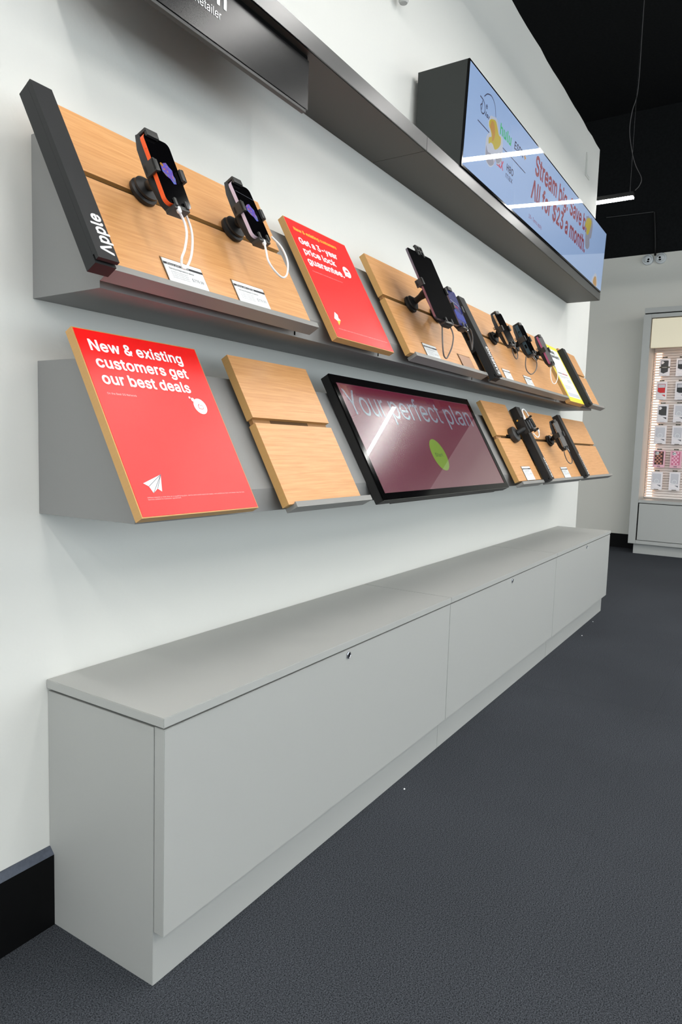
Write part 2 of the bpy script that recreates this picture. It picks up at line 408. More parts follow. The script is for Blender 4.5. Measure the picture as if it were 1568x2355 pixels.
    'S': (447, ['195,514 227,516 259,514 289,508 316,498 340,484 360,468 377,449 390,427 398,403 401,378 337,378 332,402 320,421 302,437 280,449 254,456 225,459 204,457 185,454 167,448 152,440 139,430 129,418 121,405 117,391 115,376 117,359 122,345 131,334 155,315 212,293 312,264 344,248 372,226 384,213 395,198 402,180 407,161 408,139 406,112 399,87 386,64 370,43 349,25 323,11 294,0 261,-7 224,-9 188,-7 156,-1 128,9 102,23 81,40 64,60 51,83 42,109 38,137 104,137 108,118 114,102 123,88 136,76 150,66 166,59 204,50 246,50 267,54 286,60 303,69 317,79 329,92 338,106 344,122 346,139 344,154 340,168 332,179 310,197 263,217 184,239 145,253 112,269 86,289 67,313 56,341 52,372 54,400 62,425 75,448 92,468 113,484 138,498 165,508']),
    'T': (449, ['32,452 32,509 417,509 417,452 257,452 257,0 193,0 193,452']),
    'U': (517, ['60,173 60,509 124,509 124,178 126,155 132,133 141,113 153,95 169,80 187,68 208,59 232,53 259,52 285,53 309,59 331,68 349,80 364,95 377,113 385,133 391,155 393,178 393,509 457,509 457,173 454,140 446,108 433,80 414,55 391,33 363,15 332,2 297,-6 259,-8 220,-6 186,2 154,15 126,33 103,55 85,80 71,108 63,140']),
    'V': (480, ['204,0 16,509 84,509 225,106 248,31 235,31 290,206 395,509 463,509 278,0']),
    'X': (474, ['217,236 29,509 104,509 236,305 243,292 232,292 298,400 374,509 446,509 259,239 259,287 456,0 382,0 244,206 230,231 244,231 182,129 91,0 18,0 217,284']),
    'Y': (472, ['203,208 16,509 91,509 222,292 250,230 224,230 251,293 280,344 381,509 455,509 268,208 268,0 203,0']),
    'a': (389, ['194,384 239,379 271,369 286,360 300,350 312,336 322,320 330,301 335,278 337,251 337,0 277,0 277,52 272,52 260,34 242,16 215,1 199,-4 160,-9 137,-7 115,-3 94,5 76,15 60,29 48,45 38,63 32,84 30,108 32,128 36,146 43,161 53,174 64,184 92,200 125,211 257,231 271,240 274,246 275,272 267,297 260,307 251,315 240,322 227,327 196,331 163,327 137,316 118,301 104,283 100,274 41,291 51,313 64,331 79,346 95,358 114,368 153,380', '276,190 259,182 147,163 122,153 103,139 97,130 93,118 92,105 93,93 96,82 102,72 119,57 142,48 170,45 192,47 211,51 228,59 242,68 254,80 263,93 270,108 274,122']),
    'b': (424, ['53,0 53,509 114,509 114,319 118,319 147,355 171,373 188,379 207,383 229,384 259,382 287,374 313,361 335,342 354,320 370,293 381,261 388,227 390,189 388,151 381,116 370,84 355,57 336,34 313,16 288,3 260,-6 229,-8 208,-7 189,-3 172,4 147,21 118,59 112,59 112,0', '220,330 198,328 178,322 161,312 147,299 134,282 125,263 118,241 114,216 113,189 114,162 118,138 125,115 135,95 147,78 162,65 179,55 198,49 220,47 242,49 262,55 279,66 294,80 306,97 316,117 323,139 327,163 328,189 327,215 323,239 316,261 307,281 295,298 280,311 262,322 243,328']),
    'c': (396, ['174,382 207,384 243,381 276,371 305,356 330,335 349,308 362,277 303,262 290,289 270,311 252,321 231,328 207,330 184,328 163,321 145,310 130,296 118,278 108,258 102,236 98,212 96,187 98,163 102,139 108,117 118,97 130,80 145,66 163,55 184,49 220,47 243,52 262,60 285,80 301,107 304,117 363,102 350,70 331,43 306,21 277,5 244,-5 207,-8 174,-5 144,3 117,16 93,35 72,58 56,85 44,116 37,150 34,187 37,225 44,260 56,291 72,318 93,341 117,360 144,374']),
    'd': (424, ['311,319 311,509 372,509 372,0 313,0 313,59 307,59 287,31 266,12 252,4 236,-3 217,-7 195,-8 165,-6 137,3 111,16 89,34 70,57 55,84 43,116 36,151 34,189 36,227 43,261 55,293 70,320 89,342 112,361 137,374 165,382 196,384 218,383 237,379 253,373 278,355 306,319', '205,330 182,328 162,322 145,311 130,298 118,281 108,261 102,239 98,215 96,189 98,163 102,139 109,117 118,97 130,80 145,66 162,55 182,49 205,47 226,49 246,55 263,65 278,78 290,95 299,115 306,138 310,162 312,189 310,216 306,241 300,263 290,282 278,299 263,312 246,322 227,328']),
    'e': (404, ['172,382 205,384 246,380 266,374 285,366 303,355 319,341 334,324 347,305 357,282 365,256 370,227 371,169 75,169 75,221 338,221 310,202 308,226 304,248 298,269 288,286 277,301 263,314 246,323 227,328 205,330 183,328 164,323 146,313 131,301 119,286 109,270 102,251 97,231 96,178 98,151 102,127 110,106 121,88 135,73 151,61 169,53 190,48 227,47 254,53 276,65 294,82 306,105 365,91 358,72 348,55 335,39 320,26 302,14 283,4 261,-3 237,-7 212,-8 177,-5 145,3 117,16 92,35 72,58 56,85 44,116 37,150 34,187 36,224 44,258 55,290 71,317 91,340 115,359 142,373']),
    'f': (254, ['169,529 212,529 243,521 227,468 195,474 178,472 164,468 154,460 147,449 143,435 142,419 142,0 81,0 81,432 82,452 87,470 96,486 107,499 120,510 135,519 152,525', '6,327 6,379 228,379 228,327']),
    'g': (425, ['166,382 196,384 218,383 237,379 253,373 279,356 308,319 313,319 313,379 372,379 372,-9 370,-40 363,-67 350,-90 334,-109 314,-124 291,-136 265,-144 237,-149 207,-151 180,-149 156,-146 134,-140 114,-132 97,-122 70,-97 51,-69 101,-41 122,-66 142,-82 169,-93 207,-97 236,-95 261,-87 282,-75 298,-58 308,-34 311,-6 311,68 306,68 287,41 266,23 252,16 236,10 217,6 195,5 165,7 138,14 113,27 90,43 71,65 55,90 43,120 36,154 34,191 36,229 43,263 55,293 71,320 90,342 112,361 138,374', '205,330 182,328 163,322 145,312 130,298 118,282 109,262 102,241 98,218 96,193 98,167 102,144 109,123 118,104 131,88 145,76 163,66 183,61 205,59 227,61 246,66 264,75 278,87 290,103 300,121 307,142 311,166 312,193 311,219 307,242 300,264 291,283 279,299 264,312 247,322 227,328']),
    'h': (410, ['53,0 53,509 114,509 114,287 102,287 116,319 132,344 152,362 175,374 200,382 227,384 252,383 275,377 295,369 313,356 328,340 341,321 350,298 355,271 357,240 357,0 296,0 296,235 293,263 286,286 273,304 256,318 235,326 210,329 192,328 176,324 161,317 147,308 136,297 126,283 119,266 115,248 114,227 114,0']),
    'i': (167, ['53,0 53,379 114,379 114,0', '73,522 84,524 95,522 105,518 114,512 121,504 125,494 126,483 125,472 121,463 114,455 105,448 95,444 84,443 73,444 63,448 54,455 47,463 43,472 41,483 43,494 47,504 54,512 63,518']),
    'j': (167, ['114,379 112,-52 108,-72 102,-90 92,-106 80,-119 65,-129 47,-137 27,-141 -10,-143 -10,-87 18,-85 31,-80 40,-72 47,-61 51,-46 53,-29 53,379', '72,522 83,524 95,522 105,518 114,512 120,504 125,494 126,483 125,472 120,463 114,455 105,448 95,444 83,443 72,444 62,448 53,455 47,463 42,472 41,483 42,494 47,504 53,512 62,518']),
    'k': (381, ['53,0 53,509 114,509 114,0', '121,212 284,379 360,379 184,199 177,199 110,137 110,212', '294,0 372,0 191,229 148,186']),
    'l': (189, ['53,84 53,509 114,509 114,83 120,62 126,57 135,53 170,54 181,3 139,-2 112,0 91,8 74,20 62,37 55,59']),
    'm': (610, ['219,386 245,383 268,375 287,361 303,342 314,320 321,295 312,295 318,312 326,329 337,343 350,356 364,366 381,375 398,381 417,385 437,386 458,385 478,380 497,372 514,361 529,346 541,328 550,307 555,283 557,255 557,0 496,0 496,254 493,279 485,298 473,313 456,323 438,329 419,330 402,329 387,326 374,320 363,312 353,302 345,290 340,277 335,247 335,0 274,0 274,260 272,280 265,297 253,311 238,322 220,328 199,330 171,326 158,320 145,312 135,302 126,289 119,274 115,257 114,238 114,0 53,0 53,379 112,379 112,295 108,295 114,314 122,331 132,346 144,358 158,368 187,382']),
    'n': (410, ['200,382 227,384 252,383 275,377 295,369 313,356 328,340 341,321 350,298 355,271 357,240 357,0 296,0 296,235 293,263 286,286 273,304 256,318 235,326 210,329 192,328 176,324 161,317 147,308 136,297 126,283 119,266 115,248 114,227 114,0 53,0 53,379 112,379 112,287 102,287 116,319 132,344 152,362 175,374']),
    'o': (415, ['174,382 207,384 241,382 271,374 299,360 323,341 343,318 359,291 371,260 379,225 381,187 379,150 371,116 359,85 343,58 323,35 299,16 271,3 241,-5 207,-8 174,-5 144,3 117,16 93,35 72,58 56,85 44,116 37,150 34,187 37,225 44,260 56,291 72,318 93,341 117,360 144,374', '207,330 184,328 163,321 145,310 130,296 118,278 108,258 102,236 98,212 96,187 98,163 102,139 108,117 118,97 130,80 145,66 163,55 184,49 207,46 231,49 252,55 270,66 285,80 298,97 307,117 314,139 318,163 319,187 318,212 314,236 307,258 298,278 285,296 270,310 252,321 231,328']),
    'p': (424, ['207,383 229,384 259,382 287,374 313,361 335,342 354,320 370,293 381,261 388,227 390,189 388,151 381,116 370,84 355,57 336,34 313,16 288,3 260,-6 229,-8 208,-7 189,-3 173,4 147,21 118,59 114,59 114,-143 53,-143 53,379 112,379 112,319 118,319 137,346 158,364 171,373 188,379', '220,330 198,328 178,322 161,312 147,299 134,282 125,263 118,241 114,216 113,189 114,162 118,138 125,115 135,95 147,78 162,65 179,55 198,49 220,47 242,49 262,55 279,66 294,80 306,97 316,117 323,139 327,163 328,189 327,215 323,239 316,261 307,281 295,298 280,311 262,322 243,328']),
    'q': (424, ['165,382 196,384 218,383 237,379 253,373 278,355 307,319 313,319 313,379 372,379 372,-143 311,-143 311,59 306,59 287,31 266,12 252,4 236,-3 217,-7 195,-8 165,-6 137,3 111,16 89,34 70,57 55,84 43,116 36,151 34,189 36,227 43,261 55,293 70,320 89,342 112,361 137,374', '205,330 182,328 162,322 145,311 130,298 118,281 108,261 102,239 98,215 96,189 98,163 102,139 109,117 118,97 130,80 145,66 162,55 182,49 205,47 226,49 246,55 263,65 278,78 290,95 299,115 306,138 310,162 312,189 310,216 306,241 300,263 290,282 278,299 263,312 246,322 227,328']),
    'r': (259, ['191,383 243,384 243,322 207,326 190,324 174,321 159,315 146,306 135,296 126,284 119,269 115,254 114,237 114,0 53,0 53,379 112,379 112,321 115,321 124,339 137,354 152,367 171,377']),
    's': (365, ['161,383 187,384 212,383 234,379 254,372 271,363 286,352 299,339 309,324 318,308 324,290 268,277 262,291 254,304 243,316 228,325 210,331 187,333 166,331 147,326 131,317 119,305 111,292 109,277 110,264 115,253 124,243 136,235 172,223 229,209 261,200 287,187 306,171 320,153 328,131 331,107 329,85 323,65 312,47 298,31 281,18 260,6 236,-2 210,-7 182,-8 157,-7 133,-3 112,3 93,12 76,24 62,38 50,54 41,73 36,94 94,107 101,87 111,72 124,60 141,52 160,47 181,45 206,47 227,53 244,62 258,74 265,88 268,103 266,115 262,126 254,136 243,144 229,150 149,170 118,180 92,192 72,208 58,227 50,249 47,274 49,295 55,314 65,332 79,347 95,360 115,370 137,378']),
    't': (227, ['126,471 127,83 130,70 136,61 144,55 156,51 170,50 202,54 213,2 200,-2 138,-1 113,7 92,21 77,41 68,64 65,93 65,471', '6,327 6,379 204,379 204,327']),
    'u': (410, ['53,139 53,379 114,379 114,144 116,117 124,94 137,75 154,61 175,53 200,50 218,51 234,55 249,62 263,71 274,83 283,97 290,113 295,132 296,153 296,379 357,379 357,0 298,0 298,92 307,92 294,60 277,35 257,17 234,5 209,-3 182,-5 158,-3 135,2 115,11 97,23 82,39 69,59 60,82 54,109']),
    'v': (389, ['163,0 17,379 84,379 180,110 206,21 184,21 224,155 305,379 371,379 226,0']),
    'w': (567, ['138,0 23,379 87,379 161,107 175,41 165,41 206,214 252,379 316,379 388,106 402,41 391,41 434,214 480,379 545,379 429,0 368,0 277,338 291,338 248,172 199,0']),
    'x': (379, ['171,171 29,379 100,379 207,206 175,206 233,306 282,379 352,379 209,169 209,214 358,0 287,0 173,182 205,182 148,85 91,0 21,0 171,218']),
    'y': (389, ['163,-1 17,379 84,379 180,109 206,21 184,21 224,155 305,379 371,379 196,-77 177,-107 153,-128 139,-136 109,-144 47,-139 61,-86 94,-90 113,-86 130,-74 145,-51']),
    'z': (380, ['48,323 48,379 333,379 333,331 126,60 126,56 339,56 339,0 42,0 42,46 254,320 254,323']),
    ' ': (188, []),
}
# the same letters in a bold cut, capital height 555 from -23
GLYPH_BOLD = {
    '$': (473, ['193,-95 184,-89 179,-79 176,-29 148,-23 118,-12 88,5 68,21 43,50 31,71 20,101 15,141 20,151 26,156 38,160 108,160 118,155 123,149 133,116 143,101 158,88 174,81 170,216 165,221 133,233 98,251 71,271 48,300 33,336 29,371 31,401 42,436 56,461 78,486 98,502 128,519 178,535 179,586 183,596 188,601 198,606 248,606 258,601 265,591 266,536 293,531 328,517 353,503 378,482 396,461 411,436 421,406 424,376 417,361 403,355 328,357 317,366 311,391 302,406 283,421 258,430 250,311 252,306 318,286 353,269 383,246 398,231 416,206 429,166 431,141 429,111 419,76 405,51 383,24 358,4 333,-10 303,-21 263,-30 228,-33 223,-84 218,-90 208,-96', '238,73 235,76 242,196 273,189 298,177 313,165 319,156 323,136 317,116 303,98 288,87 263,77', '163,338 147,351 139,366 140,386 148,405 158,416 163,411 166,341']),
    '&': (474, ['159,-27 129,-21 99,-8 74,8 54,24 33,53 21,78 13,103 11,133 13,158 18,178 26,198 39,218 69,252 103,278 67,333 58,358 52,398 54,423 61,448 70,468 84,489 104,507 124,520 149,530 174,535 224,535 254,528 278,518 299,504 316,488 337,453 345,428 347,403 342,368 338,358 329,338 309,311 268,273 254,270 179,278 175,273 314,169 319,175 325,198 326,228 331,238 337,243 349,247 409,247 419,244 426,238 431,223 429,193 426,163 419,138 409,113 392,83 368,53 368,48 387,3 384,-10 374,-21 359,-23 349,-18 324,8 279,-14 249,-24 199,-30', '164,73 145,83 129,98 121,118 121,143 131,163 149,182 154,184 179,158 247,88 247,83 229,76 209,71 194,69', '184,347 172,363 163,383 160,398 163,413 169,425 179,432 194,437 214,436 224,432 234,422 238,408 237,393 224,373 204,355 189,344']),
    '+': (479, ['186,14 177,24 175,34 175,144 171,149 61,149 51,151 42,159 38,169 38,229 46,244 56,249 172,249 175,254 175,364 181,379 186,384 196,387 256,387 266,384 276,374 278,364 278,254 281,249 391,249 401,246 410,239 414,229 414,169 406,155 396,150 281,149 278,144 278,34 273,19 266,14 256,11 196,11', '221,198 221,200 226,203 231,201 231,197 226,195']),
    ',': (214, ['28,-140 18,-131 15,-119 47,81 53,89 63,94 138,94 148,91 158,81 160,66 105,-129 98,-137 88,-142 38,-142']),
    '-': (479, ['104,167 94,176 91,188 91,248 96,258 104,265 114,267 334,267 349,263 355,258 360,248 360,188 355,173 344,166 114,165']),
    '.': (214, ['75,-25 55,-14 35,6 28,26 27,41 30,61 40,81 62,101 90,110 115,106 135,97 154,76 163,56 164,41 162,21 147,-4 130,-19 110,-26 95,-27']),
    '1': (479, ['66,-21 56,-12 53,0 53,55 55,65 61,73 76,78 186,78 189,80 189,395 186,403 101,340 91,336 81,335 71,340 63,355 63,430 66,439 72,445 181,525 191,531 206,532 281,531 292,525 298,515 299,80 301,78 391,78 406,72 412,65 414,55 414,-5 406,-17 391,-23 76,-23', '236,24 236,32 251,32 253,30 251,23']),
    '2': (479, ['54,-21 46,-15 41,-5 41,50 45,60 264,297 284,325 293,345 297,375 292,400 274,421 249,433 224,437 209,435 184,427 165,410 154,390 149,355 139,343 129,339 59,340 49,346 43,360 45,395 53,425 67,455 84,479 107,500 129,515 159,528 189,535 224,539 244,537 284,530 314,518 342,500 363,480 382,455 394,430 402,400 404,370 399,330 394,315 369,265 334,220 204,80 389,80 399,77 408,70 412,60 412,0 410,-10 401,-20 389,-23 64,-23']),
    '3': (479, ['184,-28 154,-22 124,-11 95,3 70,23 52,43 37,68 26,98 21,133 28,148 39,155 114,154 124,149 129,143 137,113 152,93 174,80 204,74 234,74 254,78 279,89 294,104 305,128 305,158 296,183 285,198 264,213 244,219 224,223 149,226 139,233 134,243 134,298 136,308 240,428 64,430 52,438 47,453 47,513 54,526 64,531 374,532 389,524 395,513 395,458 391,448 273,313 319,296 344,282 369,261 391,233 404,206 414,173 416,143 413,113 405,83 389,53 370,28 346,8 319,-9 289,-19 254,-28 219,-30']),
    '5': (479, ['185,-27 160,-22 130,-10 105,6 80,27 63,48 48,78 41,98 38,123 37,133 40,142 46,148 55,153 130,151 136,148 143,138 148,118 155,105 172,88 195,76 235,74 250,77 265,85 277,93 293,113 300,128 303,143 303,178 294,208 284,223 265,241 235,252 215,254 190,251 165,242 140,227 130,223 60,231 50,237 46,243 44,258 73,513 80,526 90,531 125,532 365,532 380,527 389,513 389,448 384,438 375,431 365,429 175,429 171,423 162,348 165,344 195,353 230,357 255,355 280,350 300,343 325,330 343,318 364,298 392,258 409,213 414,163 411,128 400,89 388,63 370,38 345,13 320,-5 285,-20 255,-27 225,-30']),
    '6': (479, ['194,-27 159,-18 126,-2 99,18 81,38 64,63 51,93 43,128 42,188 49,218 70,273 92,313 234,524 249,532 324,532 334,528 340,523 345,513 344,504 233,338 269,335 299,326 324,316 351,298 375,273 391,248 401,223 410,188 412,158 410,123 402,93 389,63 369,35 349,13 320,-7 289,-19 259,-27 224,-30', '209,73 195,78 178,88 159,111 149,143 149,173 159,205 169,218 184,231 209,241 239,241 254,237 269,230 279,222 293,203 300,188 303,173 303,138 299,123 291,108 279,92 269,84 254,77 239,73 224,71']),
    '7': (479, ['87,-21 76,-10 74,0 76,10 286,425 282,429 277,429 62,429 47,434 40,445 39,455 39,510 42,520 47,527 62,532 157,532 397,531 407,525 413,515 414,445 183,-15 177,-20 167,-23 97,-23']),
    '8': (479, ['187,-27 157,-21 127,-10 95,8 72,28 56,48 42,73 33,98 29,133 30,158 44,203 70,243 99,268 75,293 58,323 51,348 47,378 50,408 58,438 71,463 88,483 112,505 137,519 159,528 187,535 227,539 257,537 292,529 317,518 342,503 364,483 380,463 394,438 402,408 405,383 401,348 394,323 380,298 353,268 382,243 408,203 417,183 422,158 424,133 421,108 411,73 396,48 375,23 352,5 332,-7 297,-20 262,-28 227,-30', '207,73 177,81 153,98 143,113 140,123 138,138 140,153 145,168 155,183 177,201 207,211 247,210 272,202 292,188 301,178 312,151 314,138 310,118 297,96 272,80 242,73', '197,317 177,328 162,348 156,373 160,398 168,413 177,423 197,432 212,436 242,436 252,433 277,421 290,403 296,378 295,363 290,348 275,328 252,316 212,314']),
    '9': (479, ['119,-20 112,-15 107,-5 109,10 219,170 184,174 149,183 124,195 104,209 79,234 62,260 49,290 43,320 41,350 43,385 52,420 64,446 84,475 104,496 129,513 159,527 189,535 219,538 259,536 294,527 319,515 344,498 369,473 388,445 403,410 410,380 412,350 409,315 404,290 394,260 360,195 218,-15 209,-21 199,-23 129,-23', '204,270 184,278 169,291 159,305 153,320 148,350 152,380 158,395 168,410 189,428 209,436 244,435 259,430 274,420 285,410 294,395 301,380 303,365 303,335 300,320 284,292 264,275 254,271 229,266']),
    ';': (214, ['28,-140 18,-131 15,-119 47,81 53,89 63,94 138,94 148,91 158,81 160,66 105,-129 98,-137 88,-142 38,-142', '83,251 56,266 43,284 36,301 35,316 38,336 53,364 70,376 98,385 123,382 148,368 162,351 171,331 172,316 170,296 153,269 136,256 118,249 103,248']),
    '?': (384, ['142,-24 123,-14 104,6 95,36 99,61 105,76 112,86 132,101 152,108 182,107 210,91 222,76 231,56 232,41 230,21 215,-4 197,-19 177,-26 162,-27', '122,131 112,140 109,151 113,211 121,241 128,256 142,276 167,298 207,326 227,347 238,371 237,396 231,411 217,427 202,434 182,438 157,436 137,426 127,415 120,401 112,368 102,357 92,355 27,355 17,357 7,366 4,376 8,411 16,436 28,461 47,486 57,496 70,506 92,519 117,529 147,537 182,539 207,537 237,530 262,520 286,506 308,486 327,460 338,436 345,411 347,381 345,351 338,326 327,302 307,275 287,257 237,220 226,206 219,186 217,151 212,138 207,133 197,129 132,129']),
    'A': (506, ['6,-21 -5,-10 -7,0 -5,10 179,515 185,525 196,532 276,532 286,530 296,520 446,112 485,5 484,-10 475,-20 461,-23 391,-23 377,-15 241,371 236,371 213,295 106,-10 97,-20 86,-23 16,-23']),
    'B': (482, ['50,-21 40,-12 37,0 37,505 40,521 50,530 60,532 240,532 280,529 310,523 341,510 364,495 380,480 400,454 411,430 419,400 421,375 420,350 408,310 386,280 373,270 374,265 394,250 408,235 421,215 433,190 439,165 441,135 438,105 432,80 416,50 401,30 380,12 355,-2 320,-15 285,-21 245,-23 60,-23', '150,80 148,85 148,205 150,208 265,206 295,197 310,187 320,175 328,160 332,140 330,120 322,105 311,95 300,89 275,83 240,80', '150,308 148,315 148,425 150,429 235,429 265,426 285,420 295,413 306,400 313,370 312,360 307,345 300,334 290,324 275,316 255,310']),
    'C': (536, ['235,-27 220,-26 180,-15 135,7 102,33 75,63 50,103 30,153 21,198 17,248 21,308 31,358 49,403 74,443 105,478 135,502 180,523 220,535 265,539 325,532 370,517 390,507 415,490 435,472 452,453 465,433 479,408 489,378 496,348 490,333 475,325 405,325 390,333 380,358 375,371 365,388 340,411 320,423 300,429 265,433 240,430 220,424 195,412 178,398 160,378 145,353 135,323 129,293 126,258 129,218 135,183 147,153 160,130 175,113 200,94 220,84 240,79 265,76 295,79 320,86 345,102 363,118 376,138 389,173 400,182 475,183 490,175 496,163 489,128 480,103 467,78 438,38 400,8 370,-9 320,-25 270,-30']),
    'E': (445, ['50,-21 40,-12 37,0 37,505 40,521 50,530 60,532 375,532 388,525 394,515 394,445 388,435 375,429 150,429 148,425 149,310 355,309 365,307 373,300 378,285 378,225 373,215 365,208 355,206 149,205 148,85 150,80 380,79 390,74 398,60 398,-5 390,-17 375,-23 60,-23']),
    'F': (436, ['50,-21 40,-12 37,0 37,505 40,520 50,530 60,532 375,531 385,525 392,510 392,450 385,436 370,429 290,429 150,429 148,425 148,305 150,301 155,301 345,301 355,299 365,290 369,280 369,220 366,210 356,200 345,198 150,198 148,195 148,0 146,-10 137,-20 125,-23 60,-23']),
    'G': (546, ['235,-27 220,-26 175,-14 135,7 105,30 71,68 47,108 32,148 20,203 17,253 20,308 31,358 46,398 73,443 100,475 135,503 175,522 220,535 260,539 320,533 350,525 395,503 438,468 455,448 480,406 490,378 497,348 491,333 480,327 400,327 388,338 375,368 360,391 342,408 320,422 295,430 265,433 240,430 225,426 195,412 175,397 160,378 146,353 136,328 129,288 126,253 129,218 135,183 147,153 160,130 175,113 195,96 220,84 245,78 270,76 290,78 315,83 335,92 361,113 375,133 385,153 389,173 385,176 280,176 266,183 260,198 260,258 264,268 270,275 285,279 480,279 495,271 500,263 501,253 501,198 498,158 488,118 470,78 445,44 420,20 390,0 350,-17 310,-27 270,-30']),
    'H': (543, ['50,-21 40,-12 37,0 37,505 40,521 45,527 55,532 125,532 135,530 145,520 148,510 148,315 150,312 365,312 369,315 369,510 372,520 380,529 390,532 460,532 470,528 477,520 480,510 480,0 475,-15 460,-23 390,-23 380,-20 371,-10 369,0 369,205 365,209 155,209 150,209 148,205 148,0 146,-10 137,-20 125,-23 60,-23']),
    'I': (326, ['21,-21 13,-15 8,-5 8,60 12,70 26,80 91,80 95,85 95,425 91,429 26,429 15,435 8,450 8,510 11,520 21,530 31,532 266,532 281,528 289,520 292,510 292,450 289,440 281,433 271,429 211,429 206,425 206,80 271,80 286,72 290,65 292,55 292,0 290,-10 281,-19 271,-23 31,-23']),
    'L': (419, ['50,-21 40,-12 37,0 38,515 45,527 60,532 130,531 140,526 145,520 148,510 148,310 148,85 150,80 360,80 370,78 380,70 384,60 384,-5 375,-18 360,-23 60,-23']),
    'M': (654, ['50,-21 40,-12 37,0 37,510 40,521 50,530 60,532 155,532 165,528 172,520 310,147 315,149 331,195 454,515 460,525 465,529 475,532 570,532 580,528 588,520 591,510 591,290 591,0 589,-10 580,-19 570,-23 500,-23 486,-15 481,-5 483,280 480,291 360,-14 354,-20 345,-23 285,-23 274,-20 265,-10 150,292 147,295 145,304 145,-5 140,-15 125,-23 60,-23']),
    'N': (549, ['50,-21 40,-12 37,0 37,505 40,521 50,530 60,532 135,532 145,530 152,525 375,171 377,515 383,525 395,532 471,530 480,524 486,510 486,0 481,-15 470,-22 460,-23 385,-23 370,-16 150,340 147,330 148,-5 140,-17 130,-22 60,-23']),
    'O': (559, ['235,-27 220,-26 180,-15 140,4 102,33 72,68 50,103 30,153 21,198 17,253 21,308 31,358 49,403 74,443 105,478 138,503 180,523 225,535 265,539 295,536 315,534 355,523 395,504 430,476 460,443 485,403 503,353 513,303 516,253 513,203 501,148 484,103 460,65 430,32 395,5 355,-15 310,-26 265,-30', '240,78 220,84 200,94 180,108 163,128 146,153 135,183 129,218 126,253 129,293 135,323 146,353 161,378 180,401 200,415 240,430 265,433 295,429 318,423 335,414 355,399 373,378 388,353 398,323 405,293 407,253 405,213 398,183 387,153 372,128 355,110 332,93 315,85 295,79 265,76']),
    'P': (471, ['50,-21 40,-12 37,0 37,505 40,520 50,530 60,532 235,532 275,529 315,520 345,506 374,485 394,465 411,440 422,410 430,380 432,350 430,315 422,285 408,250 394,230 370,205 340,186 310,173 270,165 150,163 148,160 148,0 146,-10 137,-20 125,-23 60,-23', '150,265 148,270 148,425 150,429 255,428 285,419 300,407 310,395 316,380 321,345 316,315 310,300 298,285 275,272 255,267']),
    'R': (475, ['50,-21 40,-12 37,0 37,510 40,520 45,527 60,532 235,532 275,529 315,521 345,508 365,494 393,470 409,445 423,415 430,385 432,350 430,320 423,290 413,265 394,235 370,214 349,200 348,195 449,10 451,-5 446,-15 440,-19 430,-23 355,-23 340,-19 332,-10 235,170 230,175 155,175 150,175 148,170 148,0 146,-10 137,-20 125,-23 60,-23', '150,278 148,285 148,425 150,428 255,428 285,420 300,410 310,400 317,385 322,350 321,335 315,315 310,305 300,296 275,283 255,279']),
    'S': (473, ['183,-30 148,-23 118,-12 88,5 63,25 43,51 29,76 20,101 15,136 20,151 28,158 38,160 103,160 113,158 125,146 131,121 139,106 158,88 173,81 203,74 243,73 278,82 298,94 308,104 321,126 322,141 319,156 313,165 293,179 253,196 178,217 138,231 98,251 71,271 47,301 33,336 29,371 31,401 40,431 56,461 78,486 103,505 128,519 163,531 198,537 228,539 258,537 293,531 323,520 353,503 378,482 396,461 411,436 421,406 424,376 421,366 413,359 403,355 328,357 317,366 311,391 303,404 288,418 268,428 248,433 223,436 193,432 178,428 163,420 153,411 143,396 140,386 139,371 143,356 168,334 218,315 323,284 358,266 388,242 414,211 424,186 430,161 429,111 419,76 405,51 386,26 358,4 333,-10 303,-21 268,-29 223,-32']),
    'T': (475, ['182,-20 172,-10 170,0 170,425 167,429 162,429 32,429 22,431 12,440 9,450 9,510 16,525 22,530 32,532 267,532 417,532 427,530 437,520 440,510 440,450 433,435 422,430 287,429 282,429 280,425 280,-5 272,-17 262,-22 192,-23']),
    'U': (543, ['215,-29 180,-20 145,-6 110,16 85,40 69,62 49,102 40,137 37,172 37,507 41,522 55,532 125,532 138,527 145,517 147,177 153,142 162,122 170,111 185,97 215,81 235,76 255,75 280,76 295,79 320,89 345,109 358,127 368,157 370,182 370,507 374,522 380,528 390,532 460,532 471,527 476,522 480,512 480,172 477,137 468,102 452,67 430,39 405,15 375,-4 340,-19 300,-29 260,-31']),
    'V': (506, ['196,-22 186,-15 181,-5 -5,500 -6,515 1,527 16,532 86,532 101,524 106,515 241,129 251,160 376,522 381,527 391,532 466,532 476,528 483,520 486,510 484,500 299,-10 291,-19 281,-23']),
    'X': (500, ['8,-21 -3,-10 -5,0 -3,10 172,260 11,495 6,510 13,525 28,532 103,532 118,527 238,347 281,415 358,526 373,532 448,532 458,528 466,520 469,505 464,495 305,265 305,260 477,10 479,-5 474,-15 468,-20 458,-23 383,-23 368,-18 238,173 233,169 198,112 103,-19 88,-23 18,-23']),
    'Y': (498, ['191,-20 182,-10 180,0 180,200 -3,495 -7,510 0,525 11,532 91,532 101,530 111,520 236,314 251,340 366,527 381,532 461,531 475,520 478,505 474,495 291,200 291,0 289,-10 281,-19 271,-23 201,-23']),
    'a': (415, ['130,-29 105,-24 65,-5 45,11 30,31 16,56 9,81 7,111 15,156 22,171 38,191 50,202 80,220 120,234 245,253 251,256 251,271 246,286 235,298 220,305 195,308 170,305 150,297 132,281 115,256 105,252 90,253 35,269 23,276 18,286 19,296 35,331 47,346 65,364 81,376 105,389 150,403 195,407 245,401 280,390 300,378 315,367 330,350 342,331 352,306 358,281 360,251 360,1 355,-14 350,-19 340,-23 275,-23 264,-19 255,-8 250,-6 225,-20 205,-26 160,-32', '150,70 130,78 117,91 115,106 119,121 131,131 150,140 220,152 251,156 250,121 244,106 235,94 220,81 200,72 170,68']),
